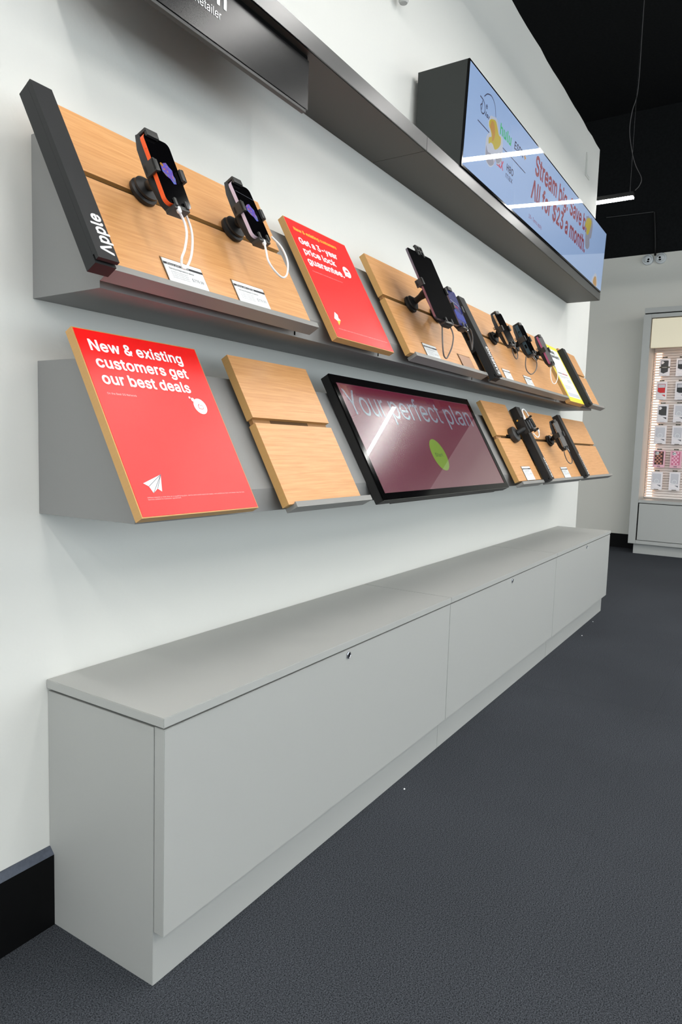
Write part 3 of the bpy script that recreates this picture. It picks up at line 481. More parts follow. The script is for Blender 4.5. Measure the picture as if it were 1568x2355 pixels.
    'b': (450, ['198,-28 163,-17 138,-1 127,-18 113,-23 48,-23 38,-18 30,-3 30,512 38,527 48,532 113,532 128,527 137,512 137,417 138,377 158,392 178,400 203,406 228,407 268,403 293,396 323,382 353,356 373,332 388,307 403,267 410,232 413,187 410,142 403,111 392,77 373,42 348,14 326,-3 298,-18 263,-29 228,-31', '203,72 186,77 166,92 147,122 137,162 137,217 141,237 152,267 173,292 188,301 203,305 238,305 253,300 268,291 278,282 288,267 299,237 304,212 304,162 300,142 293,122 278,98 268,87 253,77 238,72']),
    'c': (422, ['174,-28 134,-18 104,-3 78,17 55,42 34,77 21,112 14,147 11,187 14,227 21,262 36,302 54,332 77,357 104,379 134,395 174,405 209,407 249,403 284,392 314,377 344,353 369,319 383,287 385,272 380,262 374,258 309,240 299,239 289,244 282,252 270,277 256,292 244,299 224,305 189,305 174,301 159,292 149,283 136,262 129,247 121,212 119,187 121,162 129,127 136,112 146,97 162,82 174,76 189,72 219,70 239,75 249,80 264,93 287,132 299,140 309,139 369,124 379,118 385,107 384,94 369,57 348,27 319,2 284,-17 249,-27 209,-31']),
    'd': (450, ['159,-28 129,-19 104,-6 79,12 52,42 34,74 20,112 13,152 11,187 13,227 21,267 34,302 54,337 72,357 96,377 129,396 164,405 219,406 259,395 284,379 288,382 288,387 288,492 290,517 294,525 304,531 374,532 389,524 395,512 394,-8 387,-18 374,-23 309,-23 299,-18 294,-13 289,2 264,-15 239,-26 219,-30 194,-31', '189,71 174,75 159,84 146,97 136,112 125,142 121,162 119,187 121,212 129,252 147,282 174,302 189,306 214,306 234,302 251,292 262,282 277,257 287,212 287,167 277,122 270,107 259,92 239,78 224,73 204,70']),
    'e': (430, ['174,-28 139,-19 109,-6 77,17 52,47 34,77 23,107 14,147 11,182 13,227 21,262 33,297 54,332 74,356 99,376 134,395 169,405 204,407 254,402 294,387 314,375 334,358 349,341 366,317 378,292 391,242 393,227 394,167 389,155 379,148 124,145 123,142 125,132 139,102 164,80 189,72 224,70 249,77 264,86 274,95 291,122 304,128 374,112 381,107 387,97 386,82 379,62 367,42 349,21 314,-5 289,-18 244,-29 209,-31', '129,244 125,247 139,275 157,292 174,302 204,307 224,305 245,297 259,286 275,262 279,246']),
    'f': (280, ['71,-21 61,-12 58,0 58,300 56,303 51,304 1,304 -10,310 -17,325 -16,385 -10,395 1,402 56,403 59,455 66,480 78,500 91,515 121,538 146,547 171,552 216,552 256,540 264,530 266,520 246,455 241,450 231,445 196,450 176,448 169,440 166,430 166,403 231,402 241,398 246,393 251,380 251,330 248,315 236,306 171,304 165,300 165,-5 160,-15 146,-23 81,-23', '106,350 106,356 116,356 117,350']),
    'g': (451, ['169,-171 124,-161 104,-153 84,-141 52,-111 31,-81 28,-66 32,-56 39,-49 89,-21 104,-18 114,-22 139,-50 159,-64 174,-70 204,-74 234,-71 264,-59 278,-46 286,-26 288,4 284,8 259,-6 219,-17 164,-16 126,-6 99,8 71,29 54,49 35,79 21,114 13,149 11,189 14,234 21,269 33,299 53,334 74,359 98,379 129,395 159,404 194,407 224,405 259,395 289,378 296,394 309,402 374,402 389,394 394,384 395,-11 392,-46 384,-76 369,-102 350,-126 324,-145 299,-157 269,-167 239,-172 204,-174', '189,84 174,87 159,94 148,104 136,119 124,149 121,169 119,194 121,214 131,254 138,269 149,284 159,294 174,301 189,306 214,306 234,302 249,294 261,284 272,269 284,239 288,219 288,169 285,149 278,129 259,101 239,88 224,84 204,82']),
    'h': (436, ['43,-21 33,-12 30,0 30,510 33,520 38,527 53,532 113,532 123,530 133,521 137,510 138,381 167,395 193,404 228,407 253,406 283,398 303,390 328,373 345,355 359,335 370,310 378,275 380,240 380,0 378,-10 369,-20 358,-23 293,-23 283,-19 275,-10 273,0 273,230 270,260 263,278 247,295 228,304 208,306 183,302 163,291 148,275 140,255 137,225 137,0 135,-10 128,-18 118,-23 53,-23']),
    'i': (193, ['41,-20 32,-10 30,0 31,385 37,395 51,402 122,400 131,394 137,380 137,-5 131,-15 116,-23 51,-23', '81,420 56,426 36,440 28,450 21,464 18,485 27,515 40,530 66,544 86,547 111,540 131,527 141,515 146,502 149,480 147,465 141,453 126,435 116,428 101,422']),
    'j': (193, ['-20,-164 -28,-158 -33,-148 -33,-88 -31,-78 -20,-66 10,-62 20,-59 27,-48 30,-28 30,383 39,397 50,402 115,402 125,399 135,387 137,377 135,-53 130,-78 124,-98 110,-120 95,-136 75,-150 55,-158 30,-164 -10,-166', '65,422 50,428 40,436 25,455 19,472 21,502 35,527 50,538 65,544 80,547 100,544 125,532 139,517 148,497 148,467 133,442 115,427 95,421']),
    'k': (407, ['43,-21 33,-12 30,0 30,510 37,525 43,530 53,532 118,532 130,525 136,515 138,263 273,399 283,402 368,400 378,393 383,380 381,370 374,360 232,215 389,15 395,0 390,-15 383,-20 373,-23 293,-23 282,-20 153,142 148,141 137,130 137,0 133,-12 128,-18 118,-23 53,-23']),
    'l': (215, ['108,-23 79,-12 58,3 41,28 32,58 30,83 30,508 35,523 48,532 113,532 126,528 135,518 137,508 137,88 140,78 143,76 173,77 188,68 193,58 204,3 199,-12 188,-19 138,-25']),
    'm': (636, ['43,-21 33,-12 30,0 30,380 37,395 43,400 53,402 118,401 128,395 138,382 183,405 218,409 248,406 279,395 303,377 318,359 348,383 368,394 393,404 413,408 458,408 483,402 508,392 528,379 547,360 560,340 571,315 578,285 580,255 580,-5 573,-16 563,-22 493,-23 483,-19 475,-10 473,15 473,250 470,275 458,294 433,306 403,306 383,298 366,280 362,270 358,245 358,-5 353,-15 338,-23 273,-23 258,-17 253,-10 251,0 251,255 249,275 243,287 228,301 213,306 198,307 178,304 158,293 145,275 138,255 137,0 135,-10 128,-18 118,-23 53,-23']),
    'n': (436, ['43,-21 33,-12 30,0 30,380 33,391 43,400 53,402 118,401 128,395 138,381 167,395 193,404 228,407 253,406 283,398 303,390 328,373 345,355 359,335 373,300 378,275 380,240 380,110 380,0 375,-15 363,-22 353,-23 293,-23 278,-15 273,0 273,230 270,260 263,278 253,290 243,298 228,304 208,306 183,302 163,291 152,280 142,260 138,245 137,0 135,-10 128,-18 118,-23 53,-23']),
    'o': (441, ['174,-28 134,-18 104,-3 78,17 52,47 34,77 21,112 14,147 11,182 14,227 22,267 36,302 54,333 77,357 99,375 134,395 169,405 204,407 239,405 279,395 309,381 339,357 364,327 379,302 391,272 401,232 404,187 402,147 392,107 378,72 359,42 339,19 314,-1 279,-18 244,-28 209,-31', '189,71 171,77 156,87 146,97 131,122 121,167 119,187 121,212 131,252 145,277 154,287 174,301 189,305 224,305 239,301 255,292 269,278 279,263 291,232 295,212 295,162 291,142 280,112 259,87 244,77 229,72 209,69']),
    'p': (450, ['43,-164 33,-155 30,-143 30,377 33,391 39,397 48,402 113,402 128,395 138,377 158,392 183,402 203,406 228,407 263,405 293,396 323,382 357,352 373,332 391,302 403,267 411,227 413,187 411,147 404,112 392,77 376,47 352,17 326,-3 298,-18 263,-29 228,-31 203,-30 183,-25 163,-17 138,-1 137,-143 133,-155 128,-161 118,-166 53,-166', '203,72 186,77 166,92 147,122 137,162 137,217 141,237 152,267 173,292 188,301 203,305 238,305 253,300 268,291 278,282 288,267 299,237 304,212 304,162 300,142 293,122 278,98 268,87 253,77 238,72']),
    'q': (450, ['299,-163 290,-153 288,-143 288,-8 285,-3 244,-24 219,-30 164,-29 129,-19 99,-4 69,22 49,47 34,74 22,107 13,147 11,187 13,227 21,267 34,302 54,337 72,357 94,376 119,391 159,404 194,407 219,406 244,401 264,393 289,376 294,392 299,398 309,402 374,402 386,397 393,387 395,-148 389,-158 374,-166 309,-166', '189,71 174,75 159,84 146,97 136,112 125,142 121,162 119,187 121,212 129,252 147,282 174,302 189,306 214,306 234,302 251,292 262,282 277,257 287,212 287,167 277,122 270,107 259,92 239,78 224,73 204,70']),
    'r': (285, ['43,-21 33,-12 30,0 30,380 33,390 38,397 48,402 113,402 123,399 133,387 138,386 163,399 188,406 243,407 258,401 265,390 266,320 263,310 258,305 248,300 208,303 183,299 172,295 152,280 145,270 138,252 137,0 135,-10 128,-18 118,-23 53,-23']),
    's': (391, ['141,-28 106,-19 81,-8 61,6 45,22 30,42 19,67 13,92 17,107 31,117 91,130 101,129 111,122 122,97 136,80 151,73 181,68 206,71 231,82 238,87 243,97 243,112 236,120 221,128 141,148 106,160 80,172 56,191 37,217 28,242 24,272 26,297 34,322 46,345 62,362 86,381 126,399 156,406 216,406 241,401 266,391 286,380 313,357 339,317 347,292 343,277 331,268 271,254 261,255 250,262 237,287 226,299 206,308 186,310 156,305 144,297 133,282 134,267 141,259 151,254 271,221 298,207 316,192 338,167 350,137 354,107 352,82 345,57 330,32 311,12 271,-14 241,-24 211,-30 181,-31']),
    't': (253, ['131,-23 101,-13 76,4 58,28 47,53 42,93 42,303 1,304 -12,313 -17,323 -17,378 -14,391 -4,400 42,403 42,473 46,483 51,489 61,494 126,494 141,488 148,478 150,403 211,401 222,393 227,378 227,323 221,312 206,304 150,303 151,83 152,78 161,74 201,77 216,72 225,58 236,3 234,-7 226,-17 206,-24', '91,350 88,353 91,356 101,356 103,353 101,351']),
    'u': (436, ['153,-26 123,-18 103,-9 82,5 64,25 50,45 38,75 31,105 30,140 30,380 37,395 43,400 53,402 118,402 130,395 136,385 137,145 139,120 144,105 153,92 163,83 178,76 213,74 238,83 248,89 258,100 268,120 272,135 273,380 278,394 293,402 358,402 373,395 379,385 380,-5 373,-16 358,-23 293,-23 280,-15 273,1 243,-16 213,-26 183,-28']),
    'v': (415, ['152,-20 145,-15 140,-5 -4,370 -5,385 1,395 12,402 87,402 100,395 106,385 192,144 197,146 207,175 283,385 289,395 302,402 377,401 391,390 394,375 247,-10 238,-20 227,-23 162,-23']),
    'w': (593, ['128,-21 120,-15 115,-5 2,370 1,385 8,397 23,402 88,402 98,399 107,390 168,168 173,176 232,390 238,397 248,402 324,400 333,394 338,385 393,176 398,166 408,205 458,385 463,395 478,402 548,402 561,395 568,380 452,-5 443,-18 428,-23 368,-23 358,-21 348,-12 288,207 283,217 218,-12 213,-18 203,-23 138,-23']),
    'x': (405, ['11,-21 0,-10 -2,0 0,10 127,195 11,365 6,380 11,394 26,402 101,402 111,399 120,390 186,283 191,280 215,320 262,390 271,399 281,402 351,402 361,400 368,395 374,385 373,370 255,195 254,190 379,10 381,-5 376,-15 366,-21 356,-23 286,-23 275,-20 266,-10 191,109 186,105 111,-11 103,-20 91,-23 21,-23']),
    'y': (415, ['67,-164 37,-160 29,-154 24,-144 25,-134 39,-79 46,-69 56,-64 92,-67 102,-65 112,-59 125,-39 137,1 -5,371 -5,386 2,397 17,402 87,402 97,398 102,393 192,143 197,146 287,394 302,402 372,402 387,395 394,381 392,371 218,-84 193,-124 167,-146 152,-155 112,-167']),
    'z': (406, ['32,-21 24,-15 19,-5 19,45 21,55 206,295 202,300 47,300 37,303 29,310 25,320 25,380 28,390 37,399 47,402 332,402 347,397 353,390 356,380 356,330 353,320 171,80 347,77 357,70 362,60 362,0 357,-15 347,-21 337,-23 42,-23']),
    ' ': (188, []),
}


def txt(name, s, x, y, width, cap, m, parent, z=0.0009, bold=0.02, rot=0.0, space=1.0, shear=0.0, right=False):
    """lettering laid flat in the parent's xy plane; (x, y) is the start of the baseline"""
    cu = bpy.data.curves.new('t', 'CURVE')
    cu.dimensions = '2D'
    cu.fill_mode = 'BOTH'
    cx = 0.0
    for ch in s:
        adv, cs = (GLYPH_BOLD if bold >= 0.0125 else GLYPH)[ch]
        for c in cs:
            pts = [tuple(int(v) for v in q_.split(',')) for q_ in c.split()]
            sp = cu.splines.new('POLY')
            sp.points.add(len(pts) - 1)
            for k_, (px, py) in enumerate(pts):
                sp.points[k_].co = (cx + px / 1000 + shear * py / 1000, py / 1000, 0, 1)
            sp.use_cyclic_u = True
        cx += adv / 1000 * space
    o = bpy.data.objects.new('t', cu)
    COL.objects.link(o)
    me = bpy.data.meshes.new_from_object(o.evaluated_get(bpy.context.evaluated_depsgraph_get()))
    bpy.data.objects.remove(o)
    xs = [v.co.x for v in me.vertices]
    mn, mxx = min(xs), max(xs)
    sx = width / (mxx - mn)
    bold = 0.023 if bold >= 0.0125 else 0.0
    sy = cap / (0.509 + 2 * bold)
    me.transform(Matrix.Translation((x, y, z)) @ Matrix.Rotation(rot, 4, 'Z') @ Matrix.Diagonal((sx, sy, 1, 1)) @
                 Matrix.Translation((-mxx if right else -mn, bold, 0)))
    if me.polygons and me.polygons[0].normal.z < 0:
        me.flip_normals()
    me.name = name
    me.materials.clear()
    me.materials.append(M[m])
    ob = bpy.data.objects.new(name, me)
    COL.objects.link(ob)
    ob.parent = parent
    return ob


# ------------------------------------------------------------------ room shell
bm = bmesh.new()
box(bm, -7, 8.3, -6.75, 2.6, -0.12, -0.004)
floor = struct(obj('floor', bm, mat('carpet_backing', srgb(30, 31, 34), 0.95)))

carpet = bpy.data.materials.new('carpet')
carpet.use_nodes = True
nt = carpet.node_tree
b = nt.nodes['Principled BSDF']
b.inputs['Roughness'].default_value = 0.95
b.inputs['Specular IOR Level'].default_value = 0.03
tc = nt.nodes.new('ShaderNodeTexCoord')
geo = nt.nodes.new('ShaderNodeNewGeometry')
n1 = nt.nodes.new('ShaderNodeTexNoise')
n1.inputs['Scale'].default_value = 330
n1.inputs['Detail'].default_value = 4
n1.inputs['Roughness'].default_value = 0.75
nt.links.new(geo.outputs['Position'], n1.inputs['Vector'])
n0 = nt.nodes.new('ShaderNodeTexNoise')
n0.inputs['Scale'].default_value = 1.3
n0.inputs['Detail'].default_value = 3
nt.links.new(geo.outputs['Position'], n0.inputs['Vector'])
cr = nt.nodes.new('ShaderNodeValToRGB')
cr.color_ramp.elements[0].position = 0.36
cr.color_ramp.elements[0].color = srgb(14, 16, 18)
cr.color_ramp.elements[1].position = 0.64
cr.color_ramp.elements[1].color = srgb(92, 96, 103)
nt.links.new(n1.outputs[0], cr.inputs[0])
mx = nt.nodes.new('ShaderNodeMixRGB')
mx.blend_type = 'MULTIPLY'
mx.inputs[0].default_value = 0.35
nt.links.new(cr.outputs[0], mx.inputs[1])
nt.links.new(n0.outputs[0], mx.inputs[2])
nt.links.new(mx.outputs[0], b.inputs['Base Color'])
bp = nt.nodes.new('ShaderNodeBump')
bp.inputs['Strength'].default_value = 0.12
bp.inputs['Distance'].default_value = 0.004
nt.links.new(n1.outputs[0], bp.inputs['Height'])
nt.links.new(bp.outputs[0], b.inputs['Normal'])
# carpet tiles: pieces of the floor, joints barely open
TS = 0.61
tm = None
for i in range(-3, 14):
    for j in range(-6, 4):
        x0, y0 = -0.0568 + i * TS, -0.387 + j * TS
        if y0 > -0.6 and x0 < 4.6 and y0 > 0:
            continue
        if tm is None:
            bm = bmesh.new()
            box(bm, 0.0002, TS - 0.0002, 0.0002, TS - 0.0002, -0.006, 0.0)
            t_ = obj('carpet_tile', bm, carpet, floor)
            tm = t_.data
        else:
            t_ = bpy.data.objects.new('carpet_tile', tm)
            COL.objects.link(t_)
            t_.parent = floor
        t_.location = (x0, y0, random.uniform(-0.00012, 0.0))

XW, ZW = 4.8845, 3.53
# display wall, its top edge cut a little ragged
bm = bmesh.new()
n = 90
xs = [-7 + (XW + 7) * i / n for i in range(n + 1)]
top = [(x, ZW + (random.uniform(-0.005, 0.006) if 0 < i < n else 0)) for i, x in enumerate(xs)]
prof = [(-7.0, 0.0)] + top + [(XW, 0.0)]
fa = [bm.verts.new((x, 0.0, z)) for x, z in prof]
fb = [bm.verts.new((x, 0.13, z)) for x, z in prof]
bm.faces.new(fa)
bm.faces.new(fb[::-1])
for i in range(len(prof)):
    j = (i + 1) % len(prof)
    bm.faces.new((fa[i], fb[i], fb[j], fa[j]))
struct(obj('wall_left', bm, 'wall'))
bm = bmesh.new()
box(bm, 8.114, 8.3, -6.6, 2.6, 0, ZW)
struct(obj('wall_far', bm, 'wall_far'))
bm = bmesh.new()
box(bm, 8.12, 8.3, -6.6, 2.6, ZW, 5.2)
struct(obj('trim_1', bm, 'black_paint'))
bm = bmesh.new()
box(bm, -7, 8.3, -6.75, -6.6, 2.9, 3.6)
box(bm, -7, 8.3, -6.75, -6.6, 0, 0.12)
box(bm, 7.2, 8.3, -6.75, -6.6, 0.12, 2.9)
struct(obj('wall_right', bm, 'wall_far'))
bm = bmesh.new()
box(bm, -7, 8.3, -6.76, -6.62, 3.6, 5.2)
struct(obj('trim_2', bm, 'black_paint'))
bm = bmesh.new()
for k_ in range(9):
    x = -7 + 1.775 * k_
    box(bm, x, x + 0.05, -6.7, -6.64, 0.12, 2.9)
box(bm, -7, 7.2, -6.7, -6.64, 2.15, 2.2)
struct(obj('window_2', bm, 'blk'))
bm = bmesh.new()
box(bm, XW - 3, 8.3, 2.6, 2.75, 0, 5.2)
struct(obj('wall_passage', bm, 'wall_far'))
bm = bmesh.new()
box(bm, -7, 8.3, -6.8, 2.75, 5.2, 5.3)
struct(obj('ceiling', bm, 'black_paint'))
# storefront behind the photographer: piers, header, mullions
bm = bmesh.new()
box(bm, -7.15, -7, -6.75, 0.13, 3.0, 5.2)
box(bm, -7.15, -7, -6.75, -5.2, 0, 3.0)
box(bm, -7.15, -7, -0.5, 0.13, 0, 3.0)
struct(obj('wall_back', bm, 'wall_far'))
bm = bmesh.new()
for y in (-5.2, -4.04, -2.86, -1.7, -0.55):
    box(bm, -7.1, -7.04, y, y + 0.05, 0, 3.0)
box(bm, -7.1, -7.04, -5.2, -0.5, 0, 0.08)
box(bm, -7.1, -7.04, -5.2, -0.5, 2.1, 2.15)
struct(obj('window_1', bm, 'blk'))

# rubber wall base
bm = bmesh.new()
box(bm, -7, 0.0045, -0.018, -0.0002, 0.0, 0.176)
bl = struct(obj('baseboard_left', bm, 'rubber'))
bm = bmesh.new()
box(bm, -7, 0.0045, -0.018, -0.0002, 0.1762, 0.192)
for v in bm.verts:
    if v.co.z > 0.19 and v.co.y < -0.01:
        v.co.y = -0.004
obj('top_edge', bm, 'rubber_top', bl)
bxo_ = bmesh.new()
box(bxo_, 8.098, 8.1138, -6.6, 2.6, 0.0, 0.17)
struct(obj('baseboard_far', bxo_, 'rubber'))

# ------------------------------------------------------------------ lamps
def lamp(x, y0, y1, z, label, rod=None):
    t = thing('pendant_lamp', label, 'lamp', (x, (y0 + y1) / 2, z), group='linear pendant lamps under the black ceiling')
    h = (y1 - y0) / 2
    bxo('housing', (-0.031, 0.031, -h, h, 0.012, 0.045), 'blk', t, 0.002)
    bxo('diffuser', (-0.029, 0.029, -h + 0.003, h - 0.003, 0.003, 0.0118), 'lamp', t)
    for s in (-1, 1):
        yy = s * (h - 0.03)
        bm = bmesh.new()
        tube(bm, [Vector((0, yy, 0.044)), Vector((0, yy, 5.2 - z))], 0.0018, 6)
        obj('suspension_wire', bm, 'chrome', t)
    if rod:
        bm = bmesh.new()
        tube(bm, catmull([(0.01, yy_ - (y0 + y1) / 2, zz_ - z) for yy_, zz_ in rod]), 0.0028, 6)
        obj('power_cord', bm, 'cableg', t)
    return t


CORD = [(-0.205, 5.19), (-0.206, 4.5), (-0.205, 4.04), (-0.173, 3.882), (-0.163, 3.737), (-0.188, 3.584), (-0.225, 3.459),
        (-0.276, 3.351), (-0.265, 3.294), (-0.235, 3.262)]
lamp(5.12, -0.23, 1.0, 3.2, 'lit white linear lamp hanging beyond the end of the display wall', CORD)
ln = 0
ordn = ['first', 'second', 'third', 'fourth', 'fifth', 'sixth', 'seventh', 'eighth', 'ninth', 'tenth']
for i in range(10):  # last columns and the shift toward the wall added to brighten the left wall
    for j, ya in enumerate((-2.34 if i == 2 else (-1.95 if i < 5 else -1.62), -3.85, -5.30)):
        x = 5.12 - 1.12 * i
        lamp(x, ya, ya + 1.23, 3.2, 'linear lamp outside the frame, %s from the far end, %s from the display wall'
             % (ordn[i], ordn[j]))

for i, x in enumerate((6.24, 7.36)):  # unseen lamps, added only to brighten the far wall
    for j, ya in enumerate((-3.85, -5.30)):
        lamp(x, ya, ya + 1.23, 3.2, 'added unseen linear lamp brightening the far wall, %s along, %s across'
             % (ordn[i], ordn[j + 1]))

# ------------------------------------------------------------------ storage benches along the wall
YB, YD = -0.3528, -0.3828
XS = [0.0, 1.4423, 2.8993, 4.3262]
LKX = [0.712, 2.154, 3.606]
blab = ['grey laminate storage bench nearest the camera, end panel showing',
        'grey laminate storage bench in the middle of the row of three',
        'grey laminate storage bench at the far end by the wall end']
for k in range(3):
    x0, x1 = XS[k], XS[k + 1]
    t = thing('storage_bench', blab[k], 'cabinet', (x0, 0, 0), group='low benches under the wall displays')
    L = x1 - x0
    a = 0.0047 if k == 0 else 0.0005
    c = L - (0.006 if k == 2 else 0.0005)
    bxo('body', (a, c, YB, -0.0006, 0.0002, 0.572), 'lam', t, 0.0008)
    bxo('door', (a + 0.001, c - 0.001, YD, YB - 0.0012, 0.1229, 0.5735), 'lam', t, 0.001)
    bxo('lid', (0.0008, L - 0.0008, -0.386, -0.0008, 0.5790, 0.6), 'lam', t, 0.0012)
    bxo('spacer', (a + 0.012, c - 0.012, YB + 0.012, -0.012, 0.572, 0.579), 'dark', t)
    bm = bmesh.new()
    lathe(bm, [(0.0105, 0), (0.0105, 0.003), (0.008, 0.0042), (0.0075, 0.0032)], 20,
          Matrix.Translation((LKX[k] - x0, YD, 0.5575)) @ Matrix.Rotation(R(90), 4, 'X'))
    lk = obj('lock', bm, 'chrome', t, smooth=True)
    bxo('keyway', (LKX[k] - x0 - 0.001, LKX[k] - x0 + 0.001, YD - 0.0046, YD - 0.0034, 0.553, 0.562), 'dark', lk)

for (x, y, lb) in ((1.079, -0.40, 'tiny white crumb on the carpet before the middle bench'),
                   (3.507, -0.412, 'tiny white crumb on the carpet before the farthest bench'),
                   (3.93, -0.385, 'tiny white crumb by the plinth at the far bench end')):
    bm = bmesh.new()
    bmesh.ops.create_icosphere(bm, subdivisions=1, radius=0.004)
    for v in bm.verts:
        v.co *= random.uniform(0.6, 1.2)
        v.co.z *= 0.6
    o = obj('paper_crumb', bm, 'white')
    o.location = (x, y, 0.0022)
    tag(o, lb, 'crumb', 'crumbs on the carpet')

# ------------------------------------------------------------------ sloping wall shelves
SX = [-0.0219, 1.3766, 2.7841, 4.1949]


def shelf(row, prof, x0, x1, lb, slots, ys, zs):
    t = thing('wall_shelf', lb, 'shelf', (x0, 0, 0), group='grey sloping shelf boxes on the wall')
    bm = bmesh.new()
    prism_x(bm, [(y, z) for y, z in prof], 0.0006, x1 - x0 - 0.0006)
    obj('shelf_body', bm, 'lam_d', t, bevel=0.0008)
    for s in slots:
        bxo('mounting_slot', (s - x0 - 0.003, s - x0 + 0.003, ys - 0.0006, ys + 0.002, zs + 0.004, zs + 0.04), 'dark', t)
    return t


UPP = [(-0.0006, 1.7958), (-0.0530, 1.7958), (-0.2211, 1.5180), (-0.2211, 1.4584), (-0.0006, 1.4560)]
LOP = [(-0.0006, 1.3244), (-0.1503, 1.3244), (-0.3143, 1.0470), (-0.3143, 0.9900), (-0.0006, 0.9870)]
ulb = ['upper grey sloping shelf box at the near end of the wall', 'upper grey sloping shelf box in the middle of its row',
       'upper grey sloping shelf box at the far end of the wall']
llb = ['lower grey sloping shelf box behind the large red poster', 'lower grey sloping shelf box behind the kiosk screen',
       'lower grey sloping shelf box at the far end of its row']
USL = [[0.633, 1.106], [1.939], [3.278, 3.62]]
for k in range(3):
    shelf('u', UPP, SX[k], SX[k + 1], ulb[k], USL[k], -0.2211, 1.4584)
    shelf('l', LOP, SX[k] + (0.009 if k == 0 else 0), SX[k + 1], llb[k], [[], [], [2.6]][k], -0.3143, 0.99)

A = R(60.6)
S = Vector((0, math.cos(A), math.sin(A)))
N = Vector((0, -math.sin(A), math.cos(A)))
UP = Vector((0, -0.2779, 1.4887))
LO = Vector((0, -0.3743, 1.0109))
ROT = (A, 0, 0)


def place(B, X, t=0.0, h=0.0):
    return Vector((X, 0, 0)) + B + S * t + N * h


def panel(B, x0, x1, lb, top, gt, gb, slot=None, ledge=None, th=0.0225, bot=0.0, lx0=0.02):
    """wooden display board: upper plank, lower plank, backing between, grey ledge"""
    t = thing('display_board', lb, 'display board', place(B, x0), ROT, 'beech boards on the sloping shelves')
    L = x1 - x0
    r = 0.007
    for nm, y0, y1 in (('upper_plank', gt, top), ('lower_plank', bot, gb)):
        bm = bmesh.new()
        box(bm, 0, L, y0, y1, -0.0012, 0)
        obj(nm, bm, 'wood', t)
        bm = bmesh.new()
        box(bm, 0.0, L, y0, y1, -th, -0.00125)
        obj('plank_core', bm, 'woodedge', t)
    bxo('groove_back', (r, L - r, gb + 0.0002, gt - 0.0002, -th, -0.010), 'groove', t)
    if slot:
        for a, c in slot:
            bxo('groove_slot', (a - x0, c - x0, gb + 0.002, gt - 0.001, -0.0099, -0.0092), 'slot', t)
    if ledge:
        a, c = ledge
        bm = bmesh.new()
        prism_x(bm, [(-0.0125, -0.030), (-0.0125, 0.0075), (0.003, 0.0075), (0.003, 0.0035), (-0.0005, 0.0035),
                     (-0.0005, -0.030)], a - x0, c - x0)
        obj('ledge', bm, 'ledge', t, bevel=0.0006)
    # stand-off rails touching the shelf slope
    for yy in (0.10, 0.30):
        bxo('mounting_rail', (0.03, L - 0.03, yy, yy + 0.03, -0.034, -th - 0.0002), 'blk', t)
    return t


panel(UP, -0.0500, 0.634, 'long beech board behind the orange and lavender phones', 0.4060, 0.2400, 0.2250,
      [(0.0, 0.62)], (-0.0500, 0.653))
panel(UP, 1.2325, 1.8964, 'beech board behind the tall black tablet', 0.4119, 0.2400, 0.2250, [(1.27, 1.85)], (1.2600, 1.9583))
panel(UP, 2.0460, 3.2460, 'longest beech board holding three dark phones on the upper row', 0.4130, 0.2420, 0.2270,
      [(2.1, 2.75), (2.85, 3.2)], (2.0520, 3.3170))
panel(UP, 3.7680, 4.2000, 'bare beech board at the far right end of the upper row', 0.4130, 0.2400, 0.2250, None, (3.7700, 4.3134))
panel(LO, 0.4196, 0.7698, 'bare beech board between the large red poster and the kiosk', 0.4290, 0.2450, 0.2290,
      [(0.498, 0.668)], (0.4402, 0.8141), bot=-0.001)
panel(LO, 2.2113, 2.5652, 'narrow beech board just right of the kiosk', 0.4400, 0.2520, 0.2370, [(2.29, 2.5)], (2.2330, 2.5727), bot=0.008)
panel(LO, 2.6560, 3.3900, 'beech board between the two black brand bars of the lower row', 0.4230, 0.2480, 0.2320,
      [(2.7, 3.3)], (2.6600, 3.3940))
panel(LO, 3.4660, 4.2000, 'bare beech board at the far right end of the lower row', 0.4230, 0.2400, 0.2250, [(3.5, 4.1)], (3.4700, 4.2543))


def bar(B, x0, x1, h, tb, tt, lb, word, ta, tb_, wbase, cap):
    t = thing('brand_bar', lb, 'sign bar', place(B, x0), ROT, 'black brand bars on the shelves')
    L = x1 - x0
    bm = bmesh.new()
    box(bm, 0, L, tb, tt, 0.0004, h - 0.012)
    obj('channel', bm, 'bar', t, bevel=0.0008)
    bm = bmesh.new()
    box(bm, 0, L, tb + 0.016, tt, h - 0.0118, h)
    # front cover with a short overhanging lip at its lower end
    box(bm, 0.0, L, tb + 0.004, tb + 0.0158, h - 0.008, h)
    obj('cover', bm, 'bar', t)
    if x0 > 0:
        bxo('mounting_hook', (0.008, L - 0.008, 0.12, 0.18, -0.03, 0.0003), 'blk', t)
    txt('lettering', word, wbase - x0, ta, tb_ - ta, cap, 'white', t, z=h + 0.0005, bold=0.02, rot=R(90))
    return t


bar(UP, -0.1062, -0.0588, 0.0404, -0.029, 0.3805, 'black brand bar lettered Apple at the near end', 'Apple', -0.012, 0.079, -0.0645, 0.0285)
bar(UP, 1.9740, 2.0410, 0.038, -0.032, 0.380, 'black brand bar lettered SAMSUNG on the upper row', 'SAMSUNG', -0.019, 0.123, 2.0330, 0.030)
bar(UP, 3.6971, 3.7648, 0.0382, -0.0396, 0.378, 'black brand bar between the yellow poster and the last upper board', 'Verizon', -0.020, 0.064, 3.7620, 0.018)
gb = bar(LO, 2.5907, 2.6537, 0.0381, -0.013, 0.4105, 'black brand bar lettered Google right of the narrow board', 'Google', 0.0, 0.113, 2.6440, 0.016)
bar(LO, 3.3965, 3.4639, 0.0338, -0.0098, 0.414, 'black brand bar lettered Motorola on the lower row', 'Motorola', 0.003, 0.143, 3.4560, 0.016)
bxo('sticker', (-0.0006, 0.0001, 0.336, 0.344, 0.010, 0.018), 'orangey', gb)
